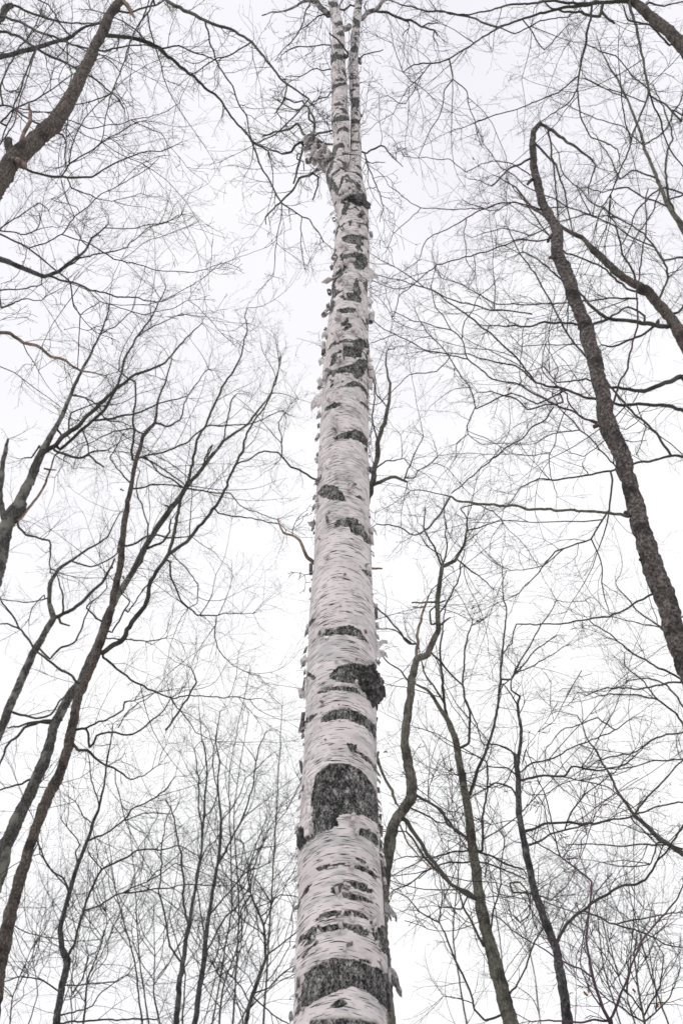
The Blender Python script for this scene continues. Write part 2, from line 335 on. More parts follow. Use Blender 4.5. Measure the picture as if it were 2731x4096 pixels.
def poly_sd(q, poly):
    p = np.asarray(poly); ins = np.zeros(len(q), bool); d = np.full(len(q), 1e9)
    for a, c in zip(p, np.roll(p, -1, 0)):
        e = c-a; w_ = q-a; t = np.clip((w_@e)/(e@e), 0, 1); d = np.minimum(d, np.linalg.norm(w_-t[:, None]*e, axis=1))
        cond = ((a[1] <= q[:, 1]) & (q[:, 1] < c[1])) | ((c[1] <= q[:, 1]) & (q[:, 1] < a[1]))
        xi = a[0]+(q[:, 1]-a[1])/(e[1] if abs(e[1]) > 1e-9 else 1e-9)*e[0]; ins ^= cond & (q[:, 0] < xi)
    return np.where(ins, d, -d)
birch = None
def birch_skin(P, R, S, patches, seed, band, rough=1., back=True):
    """bark surface of a birch stem: returns vertices, faces, bark coordinates, dark mask, patch index per vertex"""
    T, U, V = frames(P); n = len(P); th = np.linspace(-math.pi, math.pi, S, endpoint=False); th = th-.42*np.sin(th)*0.6
    L = np.concatenate([[0], np.cumsum(np.linalg.norm(np.diff(P, axis=0), axis=1))])
    # U points to the viewer's side
    ring = np.cos(th)[None, :, None]*U[:, None]+np.sin(th)[None, :, None]*V[:, None]
    base = P[:, None]+R[:, None, None]*ring; bv = base.reshape(-1, 3); TH = np.repeat(th[None], n, 0).ravel(); LL = np.repeat(L[:, None], S, 1).ravel()
    RR = np.repeat(R[:, None], S, 1).ravel(); bc = np.stack([np.cos(TH)*.13, np.sin(TH)*.13, LL-.28*RR*np.cos(TH)+.009*fbm(np.stack([np.cos(TH)*2, np.sin(TH)*2, LL*1.5], 1), 2, seed)], 1)
    px = project(bv); dep = (bv-CAM)@np.array([0, CP, SP]); mm = FPX/dep/1000.   # px per mm
    wob = np.stack([fbm(bc*np.array([60, 60, 90.]), 3, seed+1), fbm(bc*np.array([60, 60, 90.]), 3, seed+2)], 1)-.5
    q = px+wob*np.array([15, 12.])*mm[:, None]+(np.stack([fbm(bc*np.array([150, 150, 210.]), 2, seed+11), fbm(bc*np.array([150, 150, 210.]), 2, seed+12)], 1)-.5)*10*mm[:, None]
    nzw = fbm(bc*np.array([14, 14, 14.]), 2, seed+13); dark = np.zeros(len(bv)); pid = np.full(len(bv), -1); front = np.abs(TH) < math.radians(100)
    for k, po in enumerate(patches):
        a = np.asarray(po); lo, hi = a.min(0)-25, a.max(0)+25
        i = np.nonzero(front & (q[:, 0] > lo[0]) & (q[:, 0] < hi[0]) & (q[:, 1] > lo[1]) & (q[:, 1] < hi[1]))[0]
        if len(i) == 0: continue
        sd = poly_sd(q[i], a)/mm[i]                    # mm inside the patch edge
        v = np.clip(.5+sd/(6+5*(nzw[i] > .52)), 0, 1); up = v > dark[i]; dark[i] = np.maximum(dark[i], v); pid[i[up & (v > .5)]] = k
    # narrow dark collars and the far side
    nb = fbm(np.stack([np.cos(TH)*(1.7 if band[2] else 1.15), np.sin(TH)*(1.7 if band[2] else 1.15), (LL-.42*RR*np.cos(TH))*band[0]], 1)+seed*3.3, 3, seed+5)
    pr = np.clip((nb-band[1])/.05, 0, 1)
    if back: pr = np.where(np.abs(TH) < math.radians(96), 0 if band[2] else pr, pr)
    if band[2]:          # upper stem: many small scars and flaked collars between the large ones
        n2 = fbm(np.stack([np.cos(TH)*2.1, np.sin(TH)*2.1, bc[:, 2]*19], 1)+5.1, 4, seed+15); hi_ = np.clip((1750-px[:, 1])/250, 0, 1)
        n3 = fbm(np.stack([np.cos(TH)*1.6, np.sin(TH)*1.6, bc[:, 2]*30], 1)+9.1, 4, seed+16); lo_ = np.clip((px[:, 1]-3250)/150, 0, 1)
        pr = np.maximum(pr, np.clip((n2-.575)/.06, 0, 1)*hi_); pr = np.maximum(pr, np.clip((n3-.63)/.06, 0, 1)*lo_*.9)
    dark = np.maximum(dark, pr)
    grey = fbm(bc*np.array([7, 7, 16.]), 3, seed+7)
    disp = (fbm(bc*np.array([9, 9, 7.]), 3, seed+3)-.5)*.010*rough
    disp += (fbm(bc*np.array([40, 40, 120.]), 2, seed+4)-.5)*.0022*rough
    pl = fbm(bc*np.array([75, 75, 55.]), 3, seed+6); pl = 1-np.abs(pl-.5)*4
    edge = dark*(1-dark)*4
    disp += dark*(-.0045+np.clip(pl, -1, 1)*.0038)*rough+edge*.0015*rough*(dark < .5)
    disp = np.where(RR < .03, disp*.35, disp)
    v = bv+ring.reshape(-1, 3)*disp[:, None]
    return v, grid_faces(n, S), bc, dark, pid, grey, TH, LL, ring.reshape(-1, 3), T, base
def set_attr(m, name, kind, arr):
    a = m.attributes.new(name, kind, 'POINT'); a.data.foreach_set('vector' if kind == 'FLOAT_VECTOR' else 'value', np.ascontiguousarray(arr, dtype=np.float32).ravel())
def skin_objects(name, sk, parent, patch_name='dark_bark_patch', minfaces=30):
    v, f, bc, dark, pid, grey = sk[:6]
    fp = pid[f]; lab = np.where((fp >= 0).sum(1) >= 3, fp.max(1), -1); main = None
    for k in [-1]+sorted(set(lab[lab >= 0])):
        ff = f[lab == k]
        if k >= 0 and len(ff) < minfaces: continue
        if k == -1:
            small = [kk for kk in set(lab[lab >= 0]) if (lab == kk).sum() < minfaces]
            ff = f[(lab == -1) | np.isin(lab, small)]
        u, inv = np.unique(ff, return_inverse=True); m = mesh_np(name if k < 0 else patch_name, v[u]-np.array(birch.location), inv.reshape(-1, 4))
        set_attr(m, 'bark', 'FLOAT_VECTOR', bc[u]); set_attr(m, 'dark', 'FLOAT', dark[u]); set_attr(m, 'grey', 'FLOAT', grey[u])
        o = link(name if k < 0 else patch_name, m, M['birch'], birch if k < 0 else main)
        if k < 0: main = o
        else: o['label'] = 'rough dark bark where the white paper has peeled away'
    return main
# ---- curls of peeling bark
def curl_mesh(d, nrm, ax, Ln, H, turns, power, taper, seed, thick=.0009):
    """thin strip of bark: leaves the stem along d, curls off towards nrm, its width lies along ax"""
    r = np.random.default_rng(seed); n, mth = (26, 6) if Ln > .03 else (9, 3)
    s = np.linspace(0, 1, n); phi = turns*2*math.pi*s**power; ds = Ln/(n-1)
    X = np.concatenate([[0], np.cumsum(np.cos(phi[:-1])*ds)]); Yn = np.concatenate([[0], np.cumsum(np.sin(phi[:-1])*ds)])
    t = np.linspace(-.5, .5, mth); wd = H*(1-taper*s)
    j0 = 1+.45*(r.random(n)-.5); j1 = 1+.45*(r.random(n)-.5); sk = (r.random()-.5)*.5*H
    W = np.where(t[None] < 0, t[None]*(wd*j0)[:, None], t[None]*(wd*j1)[:, None])+sk*s[:, None]**1.5
    rag = (r.random(mth)-.5)*ds*3; Xr = X[:, None]+np.where(np.arange(n)[:, None] == n-1, rag[None], 0)
    c = d[None, None]*Xr[..., None]+nrm[None, None]*Yn[:, None, None]+ax[None, None]*W[..., None]
    N = (-np.sin(phi)[:, None]*d+np.cos(phi)[:, None]*nrm)[:, None]
    a = c.reshape(-1, 3); b2 = (c+N*thick).reshape(-1, 3); f = grid_faces(n, mth, False); k = len(a)
    rim = np.concatenate([np.arange(mth), np.arange(1, n)*mth+mth-1, (n-1)*mth+np.arange(mth-2, -1, -1), np.arange(n-2, 0, -1)*mth]); rim2 = np.roll(rim, -1)
    F = np.vstack([f[:, ::-1], f+k, np.stack([rim, rim2, rim2+k, rim+k], 1)])
    m = mesh_np('bark_curl', np.vstack([a, b2]), F); set_attr(m, 'inner', 'FLOAT', np.concatenate([np.ones(k), np.zeros(k)])); return m
def build_birch():
    global birch
    y = np.concatenate([np.arange(4096, 722, -2.9)]); cx = np.interp(-y, -EDGE[:, 0], (EDGE[:, 1]+EDGE[:, 2])/2); hw = np.interp(-y, -EDGE[:, 0], (EDGE[:, 2]-EDGE[:, 1])/2)
    ker = np.hanning(41); ker /= ker.sum()
    sm = lambda a: np.convolve(np.pad(a, 20, mode='edge'), ker, 'valid')
    cx, hw = sm(cx), sm(hw); P, t = at_Y(np.stack([cx, y], 1), np.full(len(y), BY)); R = hw*t/FPX*.985
    hh = P[:, 2]; P[:, 0] += .004*np.sin(hh*2.1)
    # the stem goes on below the picture to its foot in the snow
    z0 = P[0, 2]; zz = np.linspace(-.15, z0-.01, 70)[:-1]; k = (z0-zz)/z0
    foot = np.stack([P[0, 0]-.03*k, np.full(69, BY), zz], 1); Rf = R[0]*(1+.10*k+.45*np.clip(k-.8, 0, 1)**2*9)
    P = np.vstack([foot, P]); R = np.concatenate([Rf, R])
    birch = thing('birch_tree', 'tall white paper birch with peeling bark and dark bands in the middle', 'tree', (foot[0, 0], BY, 0))
    R[-12:] *= np.sqrt(np.clip(1-np.linspace(0, 1, 12)**2, .02, 1))
    sk = birch_skin(P, R, 220, PATCH, 3, (7., .64, True)); main = skin_objects('trunk', sk, birch)
    birch_info = dict(P=P, R=R, T=sk[9]); return main, birch_info
btrunk, BI = build_birch()
SPATCH = [C7([(715,350),(760,320),(830,285),(900,305),(915,350),(880,345),(760,355),(720,390)]), C7([(930,105),(1000,105),(1012,200),(940,215)]), C7([(905,345),(950,325),(1030,345),(1030,385),(925,372)]),
 C7([(905,560),(960,550),(1005,560),(1005,580),(915,580)]), C7([(770,490),(790,430),(850,400),(900,420),(905,470),(870,450),(810,440)]), C7([(830,680),(915,680),(910,700),(840,700)]), C7([(735,175),(800,150),(840,170),(760,190)]),
 C7([(690,830),(750,600),(800,600),(770,680),(740,760),(730,860),(700,900),(640,960)]), C7([(720,900),(830,830),(800,870),(720,940)]), C7([(640,900),(700,930),(790,1000),(830,1080),(740,1080),(670,990)]),
 C7([(920,880),(990,880),(990,895),(920,895)]), C7([(950,810),(1000,810),(1045,850),(1040,870),(980,825)]), C7([(930,650),(1010,645),(1000,660),(930,668)]), C7([(945,450),(1000,450),(995,465),(945,467)]), C7([(1030,920),(1080,960),(1080,1060),(1050,1040)]),
 C8([(630,395),(720,390),(740,430),(700,440),(640,425)]), C8([(605,490),(700,500),(760,480),(760,530),(640,525),(610,520)]), C8([(620,760),(740,735),(760,760),(700,770),(615,800)]), C8([(650,715),(700,690),(750,720),(660,730)]),
 C8([(620,945),(680,910),(740,940),(650,945)]), C8([(790,455),(830,385),(865,440),(860,470),(800,470)]), C8([(800,150),(860,180),(880,250),(830,230),(800,170)]), C8([(775,690),(840,690),(840,715),(775,705)]), C8([(795,760),(850,740),(870,780),(810,770)]),
 C8([(785,810),(820,785),(835,800),(790,825)]), C8([(580,10),(660,20),(680,60),(620,70)]), C8([(640,205),(720,190),(720,225),(650,230)]), C8([(650,300),(720,270),(740,330),(670,310)]), C8([(830,70),(890,60),(890,85),(835,80)]), C8([(860,0),(910,0),(900,50),(870,40)])]
def birch_stem(rows, seed, extra, label):
    a = np.array(rows, float); y = np.arange(a[0, 0], a[-1, 0], -2.7)
    cx = np.interp(-y, -a[:, 0], (a[:, 1]+a[:, 2])/2); hw = np.interp(-y, -a[:, 0], (a[:, 2]-a[:, 1])/2)
    ker = np.hanning(13); ker /= ker.sum(); sm = lambda q: np.convolve(np.pad(q, 6, mode='edge'), ker, 'valid'); cx, hw = sm(cx), sm(hw)
    lean = np.linspace(0, 1, len(y))*extra; P, t = at_Y(np.stack([cx, y], 1), BY+lean); R = hw*t/FPX
    sk = birch_skin(P, R, 84, SPATCH, seed, (27., .61, False), .8); o = skin_objects('stem', sk, birch, minfaces=12); o['label'] = label
    return P, R
LS = birch_stem([(850,1345,1405),(720,1306,1388),(690,1302,1388),(650,1325,1394),(560,1335,1399),(490,1324,1399),(430,1326,1391),(400,1326,1392),(310,1324,1386),(223,1321,1378),(160,1330,1380),(90,1329,1370),(40,1318,1358),(0,1311,1345),(-200,1300,1330),(-450,1290,1314)], 21, -.05, 'left stem of the fork, closely ringed with black collars')
RS = birch_stem([(850,1398,1458),(720,1386,1453),(690,1385,1446),(650,1394,1444),(600,1400,1446),(500,1401,1441),(430,1403,1441),(357,1397,1438),(268,1394,1432),(200,1400,1433),(134,1405,1439),(60,1412,1445),(0,1419,1448),(-200,1430,1452),(-450,1436,1452)], 22, .12, 'slimmer right stem of the fork, whiter with few collars')
def on_trunk(px, py):
    """surface point, outward normal, sideways and upward axes of the birch trunk under a photo pixel"""
    pr = project(BI['P']); i = int(np.argmin(np.abs(pr[:, 1]-py))); dep = (BI['P'][i]-CAM)@np.array([0, CP, SP])
    u = np.clip((px-pr[i, 0])/(BI['R'][i]/dep*FPX), -1, 1); th = math.asin(u)
    # the near face shows higher points lower in the picture: look along the view to the surface
    T = BI['T'][i]; out_ = np.array([math.sin(th), -math.cos(th), 0]); out_ = norm(out_-T*(out_@T))
    p = BI['P'][i]+out_*BI['R'][i]; q = project(p[None])[0]; j = int(np.argmin(np.abs(pr[:, 1]-(2*py-q[1]))))
    return BI['P'][j]+out_*BI['R'][j], out_, norm(np.cross(T, out_)), T, FPX/((BI['P'][j]-CAM)@np.array([0, CP, SP]))
def k_seed(px, py): return int(px*13+py)
def add_curl(px, py, kind, w_px, h_px, turns=1.2, power=1.0, dark=False, taper=.3, sgn=1, seed=None, name='bark_curl'):
    p, n, sdir, up, s = on_trunk(px, py); sdir = sdir*sgn; wd, ht = w_px/s, h_px/s
    rq = random.Random(k_seed(px, py)); edge_ = abs(n[0]) > .8
    if kind == 'v' and turns >= 1.0: wd *= rq.uniform(1.0, 1.35) if edge_ else rq.uniform(1.15, 1.6); turns *= rq.uniform(.75, 1.); taper = rq.uniform(.25, .8); ht *= rq.uniform(.5, 1.3)
    elif kind == 'f' and name == 'bark_curl': wd *= .72; turns = turns*1.25
    k = seed or int(px*13+py)
    if kind == 'v': d, ax = sdir, up              # roll standing upright
    elif kind == 'h': d, ax = up*sgn, sdir         # lip rolling over
    else: d, ax = norm(n*.75+sdir*.5+up*-.45), norm(np.cross(n, sdir)*.8+sdir*.3)    # free hanging flag
    nn = n if kind != 'f' else norm(up*-.6+n*.3)
    tl = rq.uniform(-.4, .4); ax = norm(ax+d*tl+n*rq.uniform(-.25, .25)); d = norm(d-ax*(d@ax)*.6)
    m = curl_mesh(d, nn, ax, wd, ht, turns, power, taper, k); o = link(name, m, M['curl_dark'] if dark else M['curl'], btrunk); o.location = Vector(p+n*.0015)-birch.location
from mathutils import Vector
CURLS = []
def put(C, lst):
    for x, y, kind, a, h, *r in lst:
        (X, Y), = C([(x, y)]); add_curl(X, Y, kind, a, h, *r)
put(C1, [(700,660,'v',55,30,2.0),(690,730,'v',55,26,2.1),(680,790,'v',60,26,2.2),(660,860,'v',62,34,2.0),(1000,690,'v',50,26,1.8),(1005,760,'v',52,30,2.0),(1020,830,'v',50,30,1.9),(1030,970,'v',52,22,1.8),
 (1090,1190,'v',55,34,2.0),(1110,1260,'v',50,30,1.9),(1120,1350,'v',50,40,1.6,1,True),(1165,130,'v',70,40,2.0,1,False,.2,-1),(1165,230,'v',70,46,2.1,1,True,.2,-1),(1165,330,'v',70,36,2.0,1,False,.2,-1),(1160,420,'v',70,40,2.0,1,True,.2,-1),
 (1160,590,'f',120,50,.4,1.6,True,.65),(1165,640,'f',80,30,.5,1.5,True,.5),(1150,690,'f',50,30,.5,1,True),(1190,1080,'v',66,44,2.2,1,True,.2,-1),(1190,1180,'v',66,40,2.0,1,True,.2,-1),(1195,1330,'v',80,50,2.0,1,False,.2,-1),(1195,1450,'v',80,50,2.1,1,True,.2,-1),(1190,1600,'v',70,60,1.7,1,True,.2,-1),
 (1185,1240,'f',150,46,.6,1.6,True,.4),(1195,1340,'f',190,36,.8,2.0,True,.4),(640,430,'v',48,24,1.7),(660,480,'v',30,12,1.6),(820,150,'h',44,50,.8),(780,190,'v',36,28,1.2),(215,1150,'f',60,34,.4,1,False,.6,-1),(210,1240,'f',34,14,.5,1,True,.5,-1),
 (270,1380,'v',32,46,1.1,1,True,.4,-1),(250,1520,'v',30,30,1.3,1,True,.4,-1),(190,1720,'f',40,34,.4,1,True,.5,-1),(720,1050,'v',52,24,2.0),(710,1100,'v',48,20,2.1),(720,350,'v',36,18,1.6),(1040,120,'h',40,34,.5),(980,500,'v',36,22,1.1)])
put(C2, [(800,950,'v',50,30,1.6),(790,1010,'v',56,34,1.2),(830,1120,'v',40,26,1.1),(275,30,'v',60,40,1.9,1,True,.2,-1),(280,430,'v',60,60,1.8,1,True,.2,-1),(285,110,'f',30,14,.4,1,True,.5,-1),(1060,310,'v',44,34,1.8,1,True),(1070,380,'v',50,34,1.6,1,True),
 (1080,500,'f',40,30,.3,1,True),(1085,560,'f',36,22,.3,1,True),(1070,680,'v',36,34,1.5,1,True),(1085,790,'f',40,24,.4,1,True),(1090,850,'f',36,20,.4,1,True),(1095,1000,'v',60,60,2.0,1,True),(1095,1110,'v',60,50,2.0,1,True),(1100,1210,'f',40,24,.4,1,True),(1095,1290,'f',34,18,.4,1,True),
 (280,550,'f',30,16,.4,1,True,.5,-1),(265,690,'f',24,14,.4,1,True,.5,-1),(260,740,'f',26,20,.4,1,True,.5,-1),(235,1060,'f',44,40,.5,1,False,.5,-1),(395,640,'v',30,70,.5,1,False,.2,-1),(390,850,'v',22,90,.35,1,False,.1,-1),(400,1100,'v',30,50,.6,1,False,.2,-1),(230,1360,'f',24,14,.4,1,True,.5,-1)])
put(C3, [(1055,190,'v',60,30,2.0),(1065,270,'v',60,40,2.1,1,True),(1070,390,'v',66,44,2.0),(1060,520,'f',34,20,.5,1,True),(1065,570,'f',30,16,.5,1,True),(1070,640,'h',60,60,.35),(1085,720,'h',50,50,.4),(1060,770,'f',40,24,.5,1,True),
 (340,400,'f',40,24,.5,1,False,.5,-1),(325,450,'f',40,30,.4,1,True,.5,-1),(320,640,'f',40,30,.4,1,True,.5,-1),(320,730,'f',60,30,.35,1,False,.5,-1),(310,780,'f',50,34,.35,1,True,.5,-1),(300,880,'f',26,18,.4,1,True,.5,-1),(290,990,'f',26,34,.4,1,True,.5,-1),
 (300,1080,'v',70,60,.8,1,False,.5,-1),(295,1350,'v',60,60,1.4,1,True,.3,-1),(285,1440,'v',60,66,1.3,1,True,.3,-1),(490,480,'v',26,24,.8,1,True,.3,-1),(920,470,'v',28,20,.9,1,True),(655,800,'h',36,16,.6),(795,780,'h',34,10,1.3),(980,830,'h',40,60,.4),
 (840,990,'v',36,28,1.4),(610,1270,'h',24,8,.6),(500,1320,'h',26,10,.6),(290,1540,'f',30,20,.4,1,True,.5,-1)])
put(C4, [(770,320,'h',56,34,.6),(785,380,'v',30,70,.9),(785,440,'v',30,40,.8),(650,300,'h',60,16,.9),(455,520,'v',44,54,1.6,1,False,.2,-1),(460,580,'v',40,30,1.3,1,False,.3,-1),(430,90,'f',40,30,.5,1,False,.4,-1),(450,40,'f',30,20,.5,1,True,.5,-1),(430,480,'f',36,16,.4,1,True,.5,-1),
 (415,590,'f',40,26,.4,1,True,.5,-1),(410,740,'h',40,40,.4,1,False,.3,-1),(405,800,'f',34,26,.4,1,True,.5,-1),(1000,800,'f',70,44,.45,1.3),(980,850,'v',40,60,1.3),(985,950,'v',36,50,1.1),(560,740,'v',30,40,.9,1,True,.3,-1),(990,200,'v',40,40,1.4,1,True),(1000,60,'v',24,24,1.4,1,True),
 (385,1220,'v',44,50,1.5,1,True,.3,-1),(375,1280,'v',40,30,1.4,1,True,.3,-1),(430,350,'f',24,10,.8,1,True,.5,-1),(940,1220,'h',26,14,.5,1,True),(365,1450,'f',30,20,.5,1,True,.5,-1),(500,210,'h',30,12,.7)])
put(C5, [(650,100,'v',84,44,1.7,1,False,.5),(700,120,'v',50,34,1.6,1,False,.3),(660,270,'v',60,60,1.1),(640,340,'v',34,70,.8,1,False,.2,-1),(690,480,'v',44,56,1.0),(680,600,'v',60,56,1.4),(650,640,'v',40,30,1.6),(760,440,'h',40,40,.8),(470,440,'v',70,66,1.9,1,False,.2,-1),(455,500,'v',50,30,1.7,1,True,.2,-1),
 (500,830,'v',60,50,2.0,1,False,.2,-1),(420,840,'f',60,40,.5,1,False,.4,-1),(410,920,'v',66,40,1.8,1,False,.3,-1),(390,1060,'f',90,60,.35,1.4,False,.5,-1),(400,1130,'f',60,30,.5,1,False,.4,-1),(1000,700,'v',60,60,1.4),(1010,780,'v',66,90,.9),(1000,880,'v',50,60,.8),(1015,80,'v',80,60,1.9),(990,500,'v',50,34,2.0,1,True),
 (1020,580,'f',50,30,.6),(900,480,'h',40,30,.8,1,True),(600,1440,'v',50,60,1.0),(590,1500,'v',34,40,.8),(540,1120,'h',44,12,.8),(650,1090,'h',60,14,.5),(870,1100,'h',30,14,1.1),(980,1140,'h',34,20,.8),(1050,1190,'f',40,24,.5),(1040,1260,'f',30,16,.6,1,True),(1040,1320,'f',36,20,.5,1,True),
 (400,1250,'f',40,34,.5,1,False,.5,-1),(390,1410,'f',36,24,.5,1,True,.5,-1),(395,1560,'v',44,50,1.3,1,False,.3,-1),(385,1830,'f',44,24,.5,1,True,.5,-1),(1040,1540,'f',34,24,.5,1,True),(1045,1640,'v',34,24,1.5),(460,250,'f',70,30,.5,1,False,.5,-1),(450,200,'f',50,20,.6,1,True,.5,-1),(430,590,'f',60,40,.4,1,False,.5,-1),(820,250,'h',40,20,1.1)])
put(C6, [(740,1560,'v',50,44,2.2),(720,1510,'v',40,20,1.6),(590,550,'v',56,40,2.0,1,True,.2,-1),(570,450,'f',60,26,.3,1,False,.6,-1),(640,600,'v',36,20,1.9),(1040,740,'v',60,50,2.0),(1020,650,'f',40,30,.7),(1030,1150,'f',50,40,.6),(1040,1300,'h',60,30,.5),(1060,1370,'f',70,30,.5),(1030,1440,'f',60,50,.5),
 (1020,1560,'f',60,60,.4),(1020,1620,'f',50,50,.5),(1010,1760,'v',70,60,1.3),(500,1720,'v',70,70,.9,1,False,.4,-1),(520,1640,'f',50,40,.5,1,True,.5,-1),(620,1250,'v',50,34,2.0,1,False,.2,-1),(560,1140,'f',60,26,.7,1,True,.4,-1),(540,1470,'v',50,40,1.0,1,True,.4,-1),(640,240,'v',60,44,1.7),(720,210,'v',70,60,1.2),(770,180,'v',50,40,1.4),
 (690,290,'h',40,60,.8),(920,500,'v',50,40,1.8,1,True),(940,540,'v',36,30,1.6),(740,1120,'v',50,40,1.4),(690,1150,'v',44,40,1.2),(800,1090,'h',34,36,.7),(740,1370,'v',44,30,1.3),(640,1480,'v',40,30,1.8,1,True),(680,1330,'h',34,30,.9),(620,1040,'v',60,24,1.0,1,True,.3,-1),(700,700,'v',44,26,1.5,1,True),(890,650,'v',24,16,1.4,1,True),
 (600,700,'f',26,20,.5,1,True,.5,-1),(1020,360,'f',30,20,.5,1,True),(680,900,'v',36,30,1.1),(740,910,'v',30,26,1.1),(880,1740,'v',60,50,.7),(960,1290,'h',50,60,.3),(590,1300,'h',40,60,.4,1,False,.2,-1)])
# small flakes scattered over the whole stem
def flakes(n):
    r = np.random.default_rng(4)
    for k in range(n):
        y = 4090-3300*r.random()**.9; e = np.interp(-y, -EDGE[:, 0], EDGE[:, 1]), np.interp(-y, -EDGE[:, 0], EDGE[:, 2])
        u = r.choice([-1, 1])*(r.uniform(.90, 1.0) if k % 4 else r.uniform(0, .9)); x = (e[0]+e[1])/2+u*(e[1]-e[0])/2; s = (.5+.6*(y/4096))*r.uniform(.25, 1.2)
        add_curl(x, y, 'f' if abs(u) > .85 else 'h', 30*s, r.uniform(4, 24)*s, r.uniform(.3, 1.3), r.choice([.7, 1, 1.6]), r.random() < .65, .55, 1 if u > 0 else -1, seed=1000+k, name='bark_flake')
flakes(210)
# the black burl on the right flank and a smaller canker on the left
def burl(px, py, rx, ry, rz, seed, label):
    p, n, sd, up, s = on_trunk(px, py); nu, nv = 60, 40; u = np.linspace(0, 2*math.pi, nu, endpoint=False); v = np.linspace(.02, math.pi-.02, nv)
    D = np.stack([np.sin(v)[:, None]*np.cos(u), np.sin(v)[:, None]*np.sin(u), np.repeat(np.cos(v)[:, None], nu, 1)], -1).reshape(-1, 3)
    q = fbm(D*5+seed, 4, seed); q2 = 1-np.abs(fbm(D*11+seed, 3, seed+1)-.5)*4; r = 1+(q-.5)*.75+.16*q2
    c = p-n*rx/s*.45
    V = D[:, :1]*n*rx/s+D[:, 1:2]*sd*ry/s+D[:, 2:]*up*rz/s; V = c+V*r[:, None]; m = mesh_np('burl', V-np.array(birch.location), grid_faces(nv, nu))
    set_attr(m, 'bark', 'FLOAT_VECTOR', V*1.0); set_attr(m, 'dark', 'FLOAT', np.ones(len(V))*(1.)); set_attr(m, 'grey', 'FLOAT', np.zeros(len(V)))
    o = link('burl', m, M['burl'], btrunk); o['label'] = label
M['burl'] = rough_bark('burl_bark', (.012, .012, .012), (.06, .058, .056), (.24, .228, .215), (90, 90, 60))
burl(1492, 2740, 50, 74, 84, 31, 'black crusted burl bulging from the right side of the trunk')
burl(1205, 3350, 20, 34, 42, 32, 'small black canker on the left edge of the trunk')
burl(1432, 800, 15, 44, 30, 33, 'black knot just below the fork')
